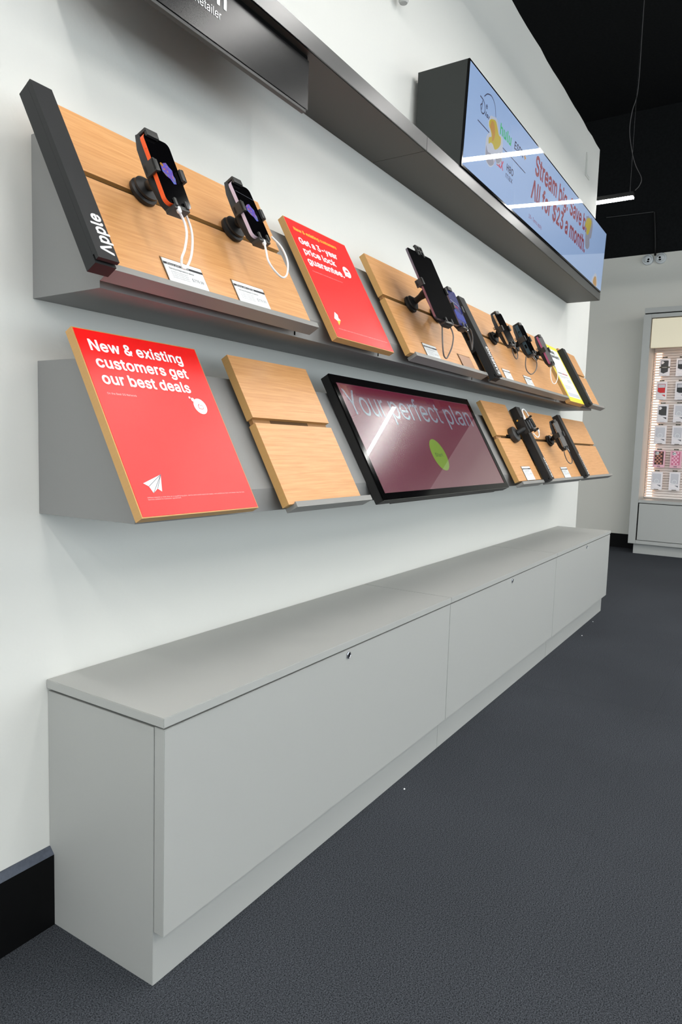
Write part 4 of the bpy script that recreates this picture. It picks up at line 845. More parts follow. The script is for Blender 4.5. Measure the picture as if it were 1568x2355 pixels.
bxo('sticker', (-0.0006, 0.0001, 0.336, 0.345, 0.021, 0.032), 'white', gb)


# ------------------------------------------------------------------ posters
def poster(B, x0, x1, tb, tt, th, lb, face, h=0.0, edge='woodedge'):
    t = thing('poster', lb, 'poster', place(B, x0, 0, h), ROT, 'framed posters on the shelves')
    L = x1 - x0
    bxo('backing_board', (0, L, tb, tt, -th, -0.0008), edge, t)
    bxo('face_print', (0.0025, L - 0.0025, tb + 0.0025, tt - 0.0025, -0.0007, 0.0), face, t)
    for yy in (0.10, 0.30):
        bxo('mounting_rail', (0.03, L - 0.03, yy, yy + 0.03, -0.0365 - h, -th - 0.0002), 'blk', t)
    return t


p = poster(LO, -0.0464, 0.3023, -0.0029 + 0.0015, 0.4280, 0.0215,
           'large red poster reading New & existing customers get our best deals', 'red')
X0 = -0.0464
txt('headline', 'New & existing', -0.0195 - X0, 0.3752, 0.2590, 0.0275, 'white', p, bold=0.021, space=0.97)
txt('headline', 'customers get', -0.0183 - X0, 0.3355, 0.2570, 0.0275, 'white', p, bold=0.021, space=0.97)
txt('headline', 'our best deals', -0.0187 - X0, 0.2965, 0.2470, 0.0275, 'white', p, bold=0.021, space=0.97)
txt('small_print', 'On the Best 5G Network', -0.0192 - X0, 0.2725, 0.0755, 0.0045, 'pink', p, bold=0.01)
flat('speech_bubble', circ(0.2400 - X0, 0.2630, 0.0205, 32), 'white', p)
flat('speech_bubble', circ(0.2232 - X0, 0.2792, 0.0052, 16), 'white', p, 0.0007)
flat('speech_bubble', circ(0.2150 - X0, 0.2843, 0.0030, 14), 'white', p, 0.0007)
flat('bubble_icon', [(0.2325 - X0, 0.2640), (0.2375 - X0, 0.2700), (0.2390 - X0, 0.2660), (0.2470 - X0, 0.2660), (0.2490 - X0, 0.2590),
                     (0.2450 - X0, 0.2550), (0.2325 - X0, 0.2560)], 'red', p, 0.0010)
flat('bubble_icon', [(0.2340 - X0, 0.2635), (0.2378 - X0, 0.2675), (0.2385 - X0, 0.2648), (0.2458 - X0, 0.2648), (0.2474 - X0, 0.2592),
                     (0.2443 - X0, 0.2562), (0.2340 - X0, 0.2572)], 'white', p, 0.0012)
pl = [(-0.0135, 0.0720), (0.0403, 0.0904), (0.0273, 0.0522), (0.0183, 0.0591), (0.0038, 0.0498), (-0.0018, 0.0647)]
flat('paper_plane', [(x - X0, y) for x, y in pl], 'paper', p)
for a, c in ((pl[1], pl[5]), (pl[1], pl[4]), (pl[1], pl[3])):
    d = Vector((c[0] - a[0], c[1] - a[1], 0)).normalized()
    q = Vector((-d.y, d.x, 0)) * 0.0006
    flat('plane_fold', [(a[0] - X0 + q.x, a[1] + q.y), (c[0] - X0 + q.x, c[1] + q.y), (c[0] - X0 - q.x, c[1] - q.y), (a[0] - X0 - q.x, a[1] - q.y)], 'grey_ink', p, 0.0009)
txt('fine_print', 'Offers require a new line on a qualifying plan, terms and credit approval apply, and additional fees and taxes may be due.',
    -0.0161 - X0, 0.0392, 0.2890, 0.0026, 'pink', p, bold=0.0)
txt('fine_print', 'Service subject to customer agreement.', -0.0166 - X0, 0.0350, 0.0890, 0.0026, 'pink', p, bold=0.0)

p = poster(UP, 0.7501, 1.0967, -0.0213, 0.4033, 0.0218,
           'red poster reading Get a 3-year price lock guarantee on the upper row', 'red')
X0 = 0.7501
txt('subheading', 'New & existing customers', 0.7785 - X0, 0.3590, 0.2370, 0.0135, 'orangey', p, bold=0.016, space=0.97)
txt('headline', 'Get a 3-year', 0.7798 - X0, 0.3115, 0.2100, 0.0245, 'white', p, bold=0.021, space=0.97)
txt('headline', 'price lock', 0.7796 - X0, 0.2745, 0.1760, 0.0245, 'white', p, bold=0.021, space=0.97)
txt('headline', 'guarantee.', 0.7770 - X0, 0.2385, 0.2020, 0.0245, 'white', p, bold=0.021, space=0.97)
flat('lock_bubble', circ(1.0130 - X0, 0.2700, 0.0215, 28, 0.0215), 'white', p)
flat('lock_bubble', [(0.9930 - X0, 0.2650), (1.0000 - X0, 0.2510), (0.9890 - X0, 0.2480)], 'white', p, 0.0007)
flat('bubble_icon', rrect(1.0060 - X0, 1.0230 - X0, 0.2600, 0.2780, 0.003), 'red', p, 0.0010)
flat('bubble_icon', rrect(1.0075 - X0, 1.0215 - X0, 0.2615, 0.2700, 0.002), 'white', p, 0.0012)
txt('fine_print', 'Price guarantee applies to core monthly plan price, excludes taxes and fees.', 0.7793 - X0, 0.2115, 0.1680, 0.0036, 'pink', p, bold=0)
bl_ = [(0.7995, 0.0740), (0.8120, 0.0660), (0.8080, 0.0540), (0.8150, 0.0470), (0.7925, 0.0255), (0.7930, 0.0420), (0.7810, 0.0480)]
flat('lightning_bolt', [(x - X0, y) for x, y in bl_[:4] + [bl_[5], bl_[6]]], 'paper', p)
flat('lightning_bolt', [(x - X0, y) for x, y in (bl_[3], bl_[4], bl_[5])], 'orangey', p)
txt('fine_print', 'Guarantee applies to base monthly rate for new and existing customers on eligible plans; perks, fees and taxes are not included.',
    0.7802 - X0, 0.0115, 0.2960, 0.0034, 'pink', p, bold=0)

p = poster(UP, 3.3450, 3.6930, -0.026, 0.395, 0.0300, 'yellow bordered white poster beside the far brand bar', 'yellow', h=0.002)
X0 = 3.3450
flat('white_panel', [(0.028, 0.008), (0.320, 0.008), (0.320, 0.366), (0.028, 0.366)], 'paper', p, 0.0005)
txt('headline', 'Speak', 0.060, 0.328, 0.16, 0.026, 'ink', p, z=0.0011, bold=0.021, space=0.97)
txt('headline', 'Spanish?', 0.060, 0.296, 0.22, 0.024, 'ink', p, z=0.0011, bold=0.021, space=0.97)
txt('subheading', 'Your lines', 0.050, 0.176, 0.08, 0.010, 'grey_ink', p, z=0.0011)
txt('subheading', 'save more', 0.150, 0.176, 0.12, 0.012, 'red_ink', p, z=0.0011)
for k, (xa, ya, wd) in enumerate(((0.05, 0.158, 0.2), (0.05, 0.148, 0.12), (0.19, 0.138, 0.09), (0.19, 0.130, 0.10), (0.19, 0.122, 0.09),
                                  (0.05, 0.088, 0.14), (0.05, 0.078, 0.16), (0.05, 0.068, 0.12))):
    txt('body_copy', 'plan details and monthly price', xa, ya, wd, 0.005, 'grey_ink', p, z=0.0011, bold=0)
flat('fine_print_block', [(0.040, 0.014), (0.300, 0.014), (0.300, 0.040), (0.040, 0.040)], 'ltgrey', p, 0.0011)

# ------------------------------------------------------------------ kiosk screen
X0 = 0.8946
k = thing('kiosk_screen', 'wide touch screen kiosk in a black frame showing Your perfect plan', 'screen', place(LO, X0), ROT)
KW, KB, KT = 2.0403 - X0, -0.0161, 0.4297
bxo('housing', (0, KW, KB, KT, -0.034, -0.0052), 'blk', k, 0.0012)
bm = bmesh.new()
ox0, ox1, oy0, oy1 = 0.0, KW, KB, KT
ix0, ix1, iy0, iy1 = 0.9180 - X0, 2.0080 - X0, 0.0070, 0.4010
for q in ((ox0, ix0, oy0, oy1), (ix1, ox1, oy0, oy1), (ix0, ix1, oy0, iy0), (ix0, ix1, iy1, oy1)):
    box(bm, q[0], q[1], q[2], q[3], -0.005, 0.0)
obj('bezel', bm, 'glassblk', k)
bxo('display_panel', (ix0, ix1, iy0, iy1, -0.005, -0.0012), 'k_bg', k)
for wd_, xa, ww in (('Your', 0.9330, 0.2450), ('perfect', 1.2180, 0.4250), ('plan', 1.6900, 0.2750)):
    txt('screen_headline', wd_, xa - X0, 0.2870, ww, 0.092, 'k_txt', k, z=-0.0008, bold=0.012)
flat('start_button', circ(1.4560 - X0, 0.1435, 0.062, 40, 0.0665), 'k_btn', k, -0.0009)
txt('button_text', 'Start', 1.4190 - X0, 0.1350, 0.070, 0.0165, 'k_btxt', k, z=-0.0006, bold=0.02)
bxo('foot_bracket', (0.10, KW - 0.10, KB + 0.0, KB + 0.02, -0.040, -0.0342), 'blk', k)
bm = bmesh.new()
tube(bm, catmull([(KW + 0.03, 0.40, -0.033), (KW + 0.036, 0.425, -0.024), (KW + 0.05, 0.437, -0.022), (KW + 0.056, 0.448, -0.028), (KW + 0.06, 0.440, -0.035)]), 0.003, 8)
tube(bm, catmull([(KW - 0.02, 0.38, -0.033), (KW + 0.01, 0.39, -0.033), (KW + 0.03, 0.40, -0.033)]), 0.003, 8)
obj('power_lead', bm, 'blk', k, smooth=True)

# ------------------------------------------------------------------ canopy and hanging sign
CX = [-0.02, 1.3959, 4.2099]
for kk, lb in ((0, 'near half of the long black canopy above the shelves'), (1, 'far half of the long black canopy carrying the blue screen')):
    x0, x1 = CX[kk], CX[kk + 1]
    L = x1 - x0
    t = thing('canopy', lb, 'canopy', (x0, 0, 0), group='black canopy sections on the wall')
    g = 0.0012
    bxo('soffit_panel', (g, L - g, -0.2215, -0.0006, 2.2278, 2.240), 'canopy', t)
    bxo('shadow_gap', (g, L - g, -0.2235, -0.2216, 2.2310, 2.2760), 'dark', t)
    bxo('fascia', (g * 0.6, L - g * 0.6, -0.2275, -0.2236, 2.2278, 2.2770), 'fascia', t, 0.0006)
    bxo('top_panel', (g, L - g, -0.2234, -0.0006, 2.2690, 2.2784), 'canopy', t)
    bxo('core', (g, L - g, -0.2210, -0.010, 2.2402, 2.2688), 'dark', t)

s = thing('hanging_sign', 'black sign board under the canopy lettered verizon Authorized Retailer', 'sign', (0.0, -0.205, 2.2265), (R(90), 0, 0))
bxo('sign_panel', (-0.02, 0.691, -0.1395, -0.010, -0.012, 0.0), 'signface', s, 0.0005)
bxo('lower_rail', (-0.02, 0.684, -0.1480, -0.1400, -0.016, -0.002), 'blk_soft', s, 0.0004)
bxo('upper_gap', (-0.02, 0.688, -0.0100, 0.0010, -0.012, -0.003), 'dark', s)
txt('lettering', 'verizon', 0.354, -0.0535, 0.235, 0.046, 'white', s, bold=0.035, right=True, space=0.95)
txt('lettering', 'Authorized Retailer', 0.336, -0.0830, 0.222, 0.0185, 'white', s, bold=0.008, right=True)

# ------------------------------------------------------------------ wall screen
TX, TL = 1.6960, 4.1857 - 1.6960
t = thing('wall_screen', 'long pale blue advertising screen standing on the black canopy', 'screen', (TX, 0, 2.2786))
bm = bmesh.new()
prism_x(bm, [(-0.0249, 0.0), (-0.0249, 0.3996), (-0.2400, 0.3996), (-0.2248, 0.0)], 0, TL)
obj('housing', bm, 'tvside', t, bevel=0.0008)
bxo('wall_bracket', (0.3, 0.6, -0.0248, -0.0006, 0.05, 0.35), 'blk', t)
bxo('wall_bracket', (TL - 0.6, TL - 0.3, -0.0248, -0.0006, 0.05, 0.35), 'blk', t)
TILT = math.atan2(0.0152, 0.3996)
d = bpy.data.objects.new('display', None)
COL.objects.link(d)
d.parent = t
d.location = (0, -0.2258, 0)
d.rotation_euler = (R(90) + TILT, 0, 0)
bxo_h = 0.3996 / math.cos(TILT)
# screen glass and its graphics are sub-parts of the display
COL.objects.unlink(d)
bpy.data.objects.remove(d)
bm = bmesh.new()
hh = bxo_h
box(bm, 0.0, TL, 0.0, hh, 0.0, 0.0080)
TM = Matrix.Translation((0, -0.2254, 0)) @ Matrix.Rotation(R(90) + TILT, 4, 'X')
disp = obj('bezel', bm, 'glassblk', t)
disp.matrix_local = TM
bm = bmesh.new()
box(bm, 0.0075, TL - 0.0045, 0.0085, hh - 0.0075, 0.0081, 0.0086)
obj('display_glass', bm, 'tv_blue', disp)
ZT = 0.0092


def T(pts):
    return [(x - TX, z - 2.2784) for x, z in pts]


def tline(nm, pts, wd, m, z=ZT):
    """constant-width stroke as one flat strip"""
    P = [Vector((x - TX, y - 2.2784, z)) for x, y in pts]
    bm = bmesh.new()
    va = []
    for i, q in enumerate(P):
        dd = (P[min(i + 1, len(P) - 1)] - P[max(i - 1, 0)]).normalized()
        nn = Vector((-dd.y, dd.x, 0)) * wd / 2
        va.append((bm.verts.new(q + nn), bm.verts.new(q - nn)))
    for a_, b_ in zip(va, va[1:]):
        bm.faces.new((a_[0], a_[1], b_[1], b_[0]))
    o = obj(nm, bm, m, disp, recalc=False)
    if o.data.polygons[0].normal.z < 0:
        o.data.flip_normals()
    return o


def curve2(pts, n=6):
    return [(v.x, v.y) for v in catmull([(a, b_, 0) for a, b_ in pts], n)]


tline('logo_arc', curve2([(1.865, 2.6069), (1.896, 2.6287), (1.938, 2.6386), (1.973, 2.6298), (1.994, 2.611), (2.007, 2.5808)]), 0.0042, 'tv_navy')
tline('logo_stroke', curve2([(1.823, 2.592), (1.839, 2.5912), (1.862, 2.588), (1.880, 2.5734), (1.882, 2.5537), (1.869, 2.5409), (1.850, 2.539),
                             (1.838, 2.5513), (1.834, 2.5602), (1.848, 2.5720)]), 0.0050, 'tv_navy')
tline('logo_stroke', curve2([(1.851, 2.5850), (1.849, 2.5660), (1.847, 2.5480)]), 0.0050, 'tv_navy')
txt('logo_text', 'isn', 1.889 - TX, 2.5420 - 2.2784, 0.062, 0.0180, 'tv_navy', disp, z=ZT, bold=0.02, shear=0.2)
txt('logo_text', 'e', 1.892 - TX, 2.5720 - 2.2784, 0.016, 0.022, 'tv_navy', disp, z=ZT, bold=0.03)
tline('divider_line', [(1.816, 2.4966), (2.437, 2.4950)], 0.0042, 'tv_navy')
txt('logo_text', 'hulu', 2.069 - TX, 2.5370 - 2.2784, 0.145, 0.047, 'tv_green', disp, z=ZT, bold=0.03)
txt('logo_text', 'ESPN', 2.258 - TX, 2.5440 - 2.2784, 0.128, 0.035, 'tv_navy', disp, z=ZT, bold=0.03, shear=0.1)
txt('logo_text', '+', 2.396 - TX, 2.5440 - 2.2784, 0.032, 0.036, 'tv_amb', disp, z=ZT, bold=0.05)
txt('logo_text', 'NETFLIX', 1.925 - TX, 2.4060 - 2.2784, 0.216, 0.040, 'tv_red', disp, z=ZT, bold=0.02)
txt('logo_text', 'HBO', 2.184 - TX, 2.4240 - 2.2784, 0.092, 0.030, 'tv_navy', disp, z=ZT, bold=0.02)
txt('logo_text', 'max', 2.180 - TX, 2.3920 - 2.2784, 0.092, 0.026, 'tv_navy', disp, z=ZT, bold=0.005)
txt('slogan', 'Stream big. Save big.', 2.575 - TX, 2.5375 - 2.2784, 1.170, 0.094, 'tv_crim', disp, z=ZT, bold=0.016, space=0.97)
txt('slogan', 'All for $23 a month.', 2.546 - TX, 2.4160 - 2.2784, 1.107, 0.094, 'tv_crim', disp, z=ZT, bold=0.016, space=0.97)
txt('small_print', '18+. Terms apply.', 2.542 - TX, 2.3195 - 2.2784, 0.222, 0.0185, 'tv_crim', disp, z=ZT, bold=0.0)


def blob(nm, pts, m, z):
    flat(nm, T(curve2(pts + [pts[0]], 4)[:-1]), m, disp, z)


blob('blob_outline', [(1.952, 2.567), (2.017, 2.5785), (2.044, 2.5605), (2.061, 2.5317), (2.099, 2.5354), (2.116, 2.4889), (2.114, 2.4394),
                      (2.068, 2.4085), (2.036, 2.4201), (2.026, 2.3922), (1.987, 2.3704), (1.944, 2.3762), (1.923, 2.3992), (1.919, 2.4681),
                      (1.95, 2.4997), (1.929, 2.5219), (1.936, 2.5509)], 'tv_pal', ZT + 0.0003)
blob('blob_shade', [(1.925, 2.440), (1.950, 2.420), (1.990, 2.425), (2.026, 2.400), (1.987, 2.3760), (1.944, 2.3802), (1.928, 2.4002)], 'tv_gry', ZT + 0.0005)
blob('blob_shade', [(2.050, 2.440), (2.100, 2.470), (2.110, 2.440), (2.068, 2.4125), (2.044, 2.420)], 'tv_gry', ZT + 0.0005)
blob('blob_yellow', [(1.959, 2.5559), (2.006, 2.5662), (2.034, 2.5481), (2.056, 2.5275), (2.081, 2.5246), (2.085, 2.4989), (2.058, 2.4721),
                     (2.023, 2.4553), (1.997, 2.4664), (1.973, 2.4657), (1.951, 2.4535), (1.947, 2.4766), (1.975, 2.491), (1.96, 2.5098),
                     (1.941, 2.5205), (1.938, 2.5395)], 'tv_yel', ZT + 0.0007)
blob('blob_amber', [(1.962, 2.5500), (1.990, 2.5520), (2.010, 2.520), (2.005, 2.490), (1.985, 2.475), (1.982, 2.500), (1.968, 2.512), (1.950, 2.522)], 'tv_amb', ZT + 0.0009)
blob('blob_outline', [(3.657, 2.6452), (3.709, 2.6432), (3.758, 2.6571), (3.789, 2.6139), (3.776, 2.5411), (3.742, 2.5254), (3.754, 2.4835),
                      (3.71, 2.4535), (3.656, 2.459), (3.632, 2.5205), (3.636, 2.5618), (3.597, 2.5714), (3.608, 2.6112)], 'tv_gry', ZT + 0.0003)
blob('blob_yellow', [(3.64, 2.6238), (3.70, 2.6400), (3.75, 2.6308), (3.728, 2.5766), (3.687, 2.535), (3.648, 2.5417), (3.65, 2.5624),
                     (3.604, 2.5701), (3.618, 2.6006)], 'tv_yel', ZT + 0.0007)
blob('blob_outline', [(3.975, 2.3650), (4.030, 2.3559), (4.060, 2.2905), (3.905, 2.2905), (3.912, 2.3204)], 'tv_pal', ZT + 0.0003)
blob('blob_amber', [(3.975, 2.3450), (4.015, 2.3400), (4.035, 2.2908), (3.945, 2.2908), (3.945, 2.3204)], 'tv_amb', ZT + 0.0007)

# ------------------------------------------------------------------ small wall fittings
q = thing('outlet_cover', 'blank white cover plate high on the wall beside the blue screen', 'cover plate', (4.482, 0, 3.205))
bxo('plate', (0, 0.115, -0.006, -0.0002, 0, 0.165), 'wall', q, 0.0015)
bxo('rim', (0.012, 0.103, -0.0085, -0.0062, 0.012, 0.153), 'wall', q, 0.001)
q = thing('wall_fitting', 'small rounded grey fitting on the white wall at the top edge', 'fitting', (1.50, -0.002, 2.862))
bm = bmesh.new()
lathe(bm, [(0.034, 0), (0.034, 0.012), (0.026, 0.018)], 24, Matrix.Translation((0.0, 0, 0.06)) @ Matrix.Rotation(R(90), 4, 'X'))
obj('mounting_cup', bm, 'ledge', q, smooth=True)
bm = bmesh.new()
lathe(bm, [(0.006, 0.0), (0.015, 0.002), (0.019, 0.009), (0.020, 0.022), (0.020, 0.085), (0.016, 0.092)], 24,
      Matrix.Translation((0.028, -0.035, -0.012)))
obj('head', bm, mat('fitting_grey', srgb(180, 180, 178), 0.4), q, smooth=True)
bm = bmesh.new()
tube(bm, [Vector((0, -0.015, 0.06)), Vector((0.028, -0.035, 0.055))], 0.007, 8)
obj('stem', bm, 'ledge', q, smooth=True)

for y, z, yw, pt, lb in ((0.133, 3.462, R(24), R(-32), 'left of two white turret cameras on the far wall'),
                         (-0.009, 3.463, R(-6), R(-22), 'right of two white turret cameras on the far wall')):
    c = thing('security_camera', lb, 'camera', (8.1138, y, z), group='turret cameras on the far wall')
    bm = bmesh.new()
    lathe(bm, [(0.062, 0), (0.064, 0.018), (0.058, 0.036), (0.050, 0.040)], 32, Matrix.Rotation(R(-90), 4, 'Y'))
    obj('base_ring', bm, 'camwhite', c, smooth=True)
    bm = bmesh.new()
    RM = Matrix.Translation((-0.040, 0, 0)) @ Matrix.Rotation(yw, 4, 'Z') @ Matrix.Rotation(pt, 4, 'Y') @ Matrix.Rotation(R(-90), 4, 'Y')
    prof = [(0.047 * math.cos(a), 0.047 * math.sin(a)) for a in [R(x) for x in (-60, -40, -20, 0, 20, 38, 50)]]
    lathe(bm, prof, 28, RM)
    ball = obj('ball_housing', bm, 'camwhite', c, smooth=True)
    bm = bmesh.new()
    prism_z(bm, circ(0.011, 0.0, 0.012, 20), 0.0355, 0.0385, RM)
    obj('lens', bm, 'glassblk', ball)
    bm = bmesh.new()
    prism_z(bm, rrect(-0.021, -0.006, -0.0145, 0.0145, 0.007), 0.0355, 0.0385, RM)
    obj('infrared_window', bm, 'glassblk', ball)
bm = bmesh.new()
tube(bm, catmull([(8.1, 0.640, 4.02), (8.1, 0.3, 4.012), (8.1, 0.11, 4.008)]), 0.008, 6)
tube(bm, catmull([(8.1, 0.10, 4.006), (8.1, 0.078, 3.8), (8.1, 0.060, 3.58), (8.085, 0.055, 3.50)]), 0.012, 6)
o = obj('cable_run', bm, mat('black_cable', srgb(8, 8, 8), 0.5), smooth=True)
tag(o, 'black cable dropping down the dark upper wall to the two cameras', 'cable')

# ------------------------------------------------------------------ phones, holders, cables
def fr(B, X, t, h, rot=(0, 0, 0)):
    """frame of a device: board axes (x along the wall, y up the slope, z out) turned by rot degrees"""
    base = Matrix.Translation(place(B, X, t, h)) @ Euler(ROT).to_matrix().to_4x4()
    return base @ Euler([R(a) for a in rot]).to_matrix().to_4x4()


def device(B, X, t, h, rot, w_, l_, th, lb, body, screen, rad=0.010, cat='phone', name='smartphone', border=0.0022, group='phones on display'):
    q = thing(name, lb, cat, group=group)
    q.matrix_world = fr(B, X, t, h, rot)
    bm = bmesh.new()
    prism_z(bm, rrect(-w_ / 2, w_ / 2, -l_ / 2, l_ / 2, rad, 6), -th, -0.0009)
    obj('body', bm, body, q, bevel=0.0009, smooth=True)
    bm = bmesh.new()
    prism_z(bm, rrect(-w_ / 2 + 0.0008, w_ / 2 - 0.0008, -l_ / 2 + 0.0008, l_ / 2 - 0.0008, rad - 0.0008, 6), -0.0009, 0.0)
    obj('screen', bm, screen, q)
    for y0, y1 in ((l_ * 0.18, l_ * 0.25), (l_ * 0.28, l_ * 0.35)):
        bxo('side_button', (-w_ / 2 - 0.0007, -w_ / 2 + 0.0003, y0, y1, -th * 0.62, -th * 0.36), body, q)
    return q


def holder(B, Xk, tk, X, t, h, rot, w_, l_, th, lb, knob=1.0, wide=1.0, top_bracket=False, silver=False):
    q = thing('phone_mount', lb, 'mount', place(B, Xk, tk, 0.0), ROT, 'black clamp mounts on the boards')
    bm = bmesh.new()
    k_ = knob
    lathe(bm, [(0.030 * k_, 0.0002), (0.034 * k_, 0.004), (0.034 * k_, 0.011), (0.030 * k_, 0.014), (0.0285 * k_, 0.0150), (0.0305 * k_, 0.0175),
               (0.0300 * k_, 0.022), (0.022 * k_, 0.027), (0.016, 0.031)], 36)
    obj('base_disc', bm, 'blk', q, smooth=True)
    inv = q_inv = (Matrix.Translation(place(B, Xk, tk, 0.0)) @ Euler(ROT).to_matrix().to_4x4()).inverted()
    D = inv @ fr(B, X, t, h, rot)                      # device frame in mount space
    c = D @ Vector((0, 0, -th - 0.022))
    bm = bmesh.new()
    st = Vector((0, 0, 0.028))
    mid = st.lerp(c, 0.45)
    tube(bm, [st, st.lerp(mid, 0.5), mid, mid.lerp(c, 0.5), c], [0.0125, 0.0115, 0.0120, 0.0160, 0.0180], 18)
    obj('arm', bm, 'blk', q, smooth=True)
    back = -th - 0.0008
    # cradle spine: deep in the middle, tapering to the bottom cup
    bm = bmesh.new()
    pr = [(l_ * 0.53, back), (l_ * 0.53, back - 0.007), (l_ * 0.34, back - 0.014), (l_ * 0.10, back - 0.018), (-l_ * 0.12, back - 0.022),
          (-l_ * 0.40, back - 0.020), (-l_ * 0.545, back - 0.012), (-l_ * 0.545, back)]
    hw = [0.004, 0.010, 0.026, 0.029, 0.026, 0.022, 0.019, 0.019]
    if not top_bracket:
        hl = [0.034, 0.038, 0.040, 0.036, 0.028, 0.022, 0.019, 0.019]
    else:
        hl = hw
    a = [bm.verts.new((-k3 * wide, y, z)) for k3, (y, z) in zip(hl, pr)]
    b2 = [bm.verts.new((k3 * wide, y, z)) for k3, (y, z) in zip(hw, pr)]
    bm.faces.new(a[::-1])
    bm.faces.new(b2)
    for i in range(len(pr)):
        j = (i + 1) % len(pr)
        bm.faces.new((a[i], a[j], b2[j], b2[i]))
    bmesh.ops.transform(bm, matrix=D, verts=bm.verts[:])
    obj('cradle_spine', bm, 'blk', q, bevel=0.0012, smooth=True)
    # side clamps
    for s in (-1, 1):
        bm = bmesh.new()
        xo = s * (w_ / 2 + 0.0010)
        xa, xb = (xo, xo + s * 0.006)
        box(bm, min(xa, xb), max(xa, xb), -0.014, 0.014, back - 0.012, 0.0075, D)
        box(bm, min(xb, xo - s * 0.006), max(xb, xo - s * 0.006), -0.013, 0.013, 0.0012, 0.0075, D)
        box(bm, min(0.017 * s, xb), max(0.017 * s, xb), -0.010, 0.010, back - 0.0095, back - 0.002, D)
        obj('side_clamp', bm, 'blk_soft', q, bevel=0.0011, smooth=True)
    # top hook
    bm = bmesh.new()
    yt = l_ / 2 + 0.0012
    if top_bracket:
        for x in (-0.022, 0.0, 0.022):
            box(bm, x - 0.003, x + 0.003, yt - 0.012, yt + 0.022, -0.002, 0.006, D)
        box(bm, -0.025, 0.025, yt + 0.018, yt + 0.024, -0.004, 0.006, D)
        box(bm, -0.025, 0.025, yt, yt + 0.005, -th - 0.002, 0.006, D)
        box(bm, -0.025, -0.018, yt - 0.018, yt + 0.002, 0.001, 0.006, D)
        box(bm, 0.018, 0.025, yt - 0.018, yt + 0.002, 0.001, 0.006, D)
    else:
        box(bm, -0.033, 0.002, yt, yt + 0.006, back - 0.007, 0.007, D)
        box(bm, -0.032, 0.001, yt - 0.010, yt + 0.0055, 0.0012, 0.0075, D)
    obj('top_hook', bm, 'blk_soft', q, bevel=0.001, smooth=True)
    # bottom cup and two prongs
    bm = bmesh.new()
    yb = -l_ / 2 - 0.0012
    box(bm, -0.022 * wide, 0.022 * wide, yb - 0.009, yb, back - 0.012, 0.003, D)
    obj('bottom_cup', bm, 'blk_soft', q, bevel=0.0012, smooth=True)
    for x in (-0.016, 0.016):
        bm = bmesh.new()
        box(bm, x * wide - 0.0035, x * wide + 0.0035, yb - 0.004, yb + 0.013, 0.0012, 0.0060, D)
        obj('bottom_prong', bm, 'blk_soft', q, bevel=0.001, smooth=True)
    if silver:
        bm = bmesh.new()
        box(bm, -0.030, -0.016, l_ * 0.10, l_ * 0.17, back - 0.030, back - 0.020, D)
        obj('release_button', bm, 'chrome', q, bevel=0.001)
    return q


def cable(B, X0, t0, pts, lb, m, r=0.0022, plug=None, plugm=None):
    q = thing('charging_cable', lb, 'cable', place(B, X0, t0, 0), ROT, 'charging cables hanging from the mounts')
    bm = bmesh.new()
    tube(bm, catmull([(x - X0, y - t0, z) for x, y, z in pts], 7), r, 8)
    obj('cord', bm, m, q, smooth=True)
    a = Vector((pts[0][0] - X0, pts[0][1] - t0, pts[0][2]))
    b2 = Vector((plug[0] - X0, plug[1] - t0, plug[2]))
    bm = bmesh.new()
    tube(bm, [b2, b2.lerp(a, 0.15), b2.lerp(a, 0.8), a], [0.0040, 0.0052, 0.0052, 0.0032], 12)
    obj('plug', bm, plugm or m, q, smooth=True)
    return q


orange = mat('phone_orange_metal', srgb(245, 96, 40), 0.3, spec=0.6)
lav = mat('phone_lavender_metal', srgb(206, 190, 208), 0.3, spec=0.6)
slate = mat('phone_slate_metal', srgb(120, 112, 122), 0.25, metal=0.7)
silverm = mat('phone_silver_metal', srgb(205, 205, 205), 0.15, metal=1.0)
tealm = mat('rugged_case_teal', srgb(34, 62, 76), 0.45)
pinkm = mat('phone_pink_metal', srgb(176, 92, 132), 0.3, spec=0.6)
bezk = mat('phone_black_metal', srgb(30, 30, 32), 0.25, metal=0.5)

# many-coloured lock-screen shape
img = bpy.data.materials.new('screen_many_colours')
img.use_nodes = True
nt = img.node_tree
b = nt.nodes['Principled BSDF']
b.inputs['Base Color'].default_value = (0.01, 0.01, 0.01, 1)
tc = nt.nodes.new('ShaderNodeTexCoord')
vo = nt.nodes.new('ShaderNodeTexVoronoi')
vo.inputs['Scale'].default_value = 240
nt.links.new(tc.outputs['Object'], vo.inputs['Vector'])
crr = nt.nodes.new('ShaderNodeValToRGB')
crr.color_ramp.interpolation = 'CONSTANT'
els = [(0.0, srgb(60, 60, 230)), (0.25, srgb(110, 20, 190)), (0.42, srgb(40, 110, 220)), (0.58, srgb(150, 50, 120)), (0.7, srgb(210, 120, 80)),
       (0.82, srgb(80, 40, 220)), (0.93, srgb(120, 150, 40))]
crr.color_ramp.elements[0].position, crr.color_ramp.elements[0].color = els[0]
crr.color_ramp.elements[1].position, crr.color_ramp.elements[1].color = els[1]
for e_, c_ in els[2:]:
    el = crr.color_ramp.elements.new(e_)
    el.color = c_
sep = nt.nodes.new('ShaderNodeSeparateColor')
nt.links.new(vo.outputs['Color'], sep.inputs[0])
nt.links.new(sep.outputs[0], crr.inputs[0])
nt.links.new(crr.outputs[0], b.inputs['Emission Color'])
b.inputs['Emission Strength'].default_value = 0.6
M['img'] = img

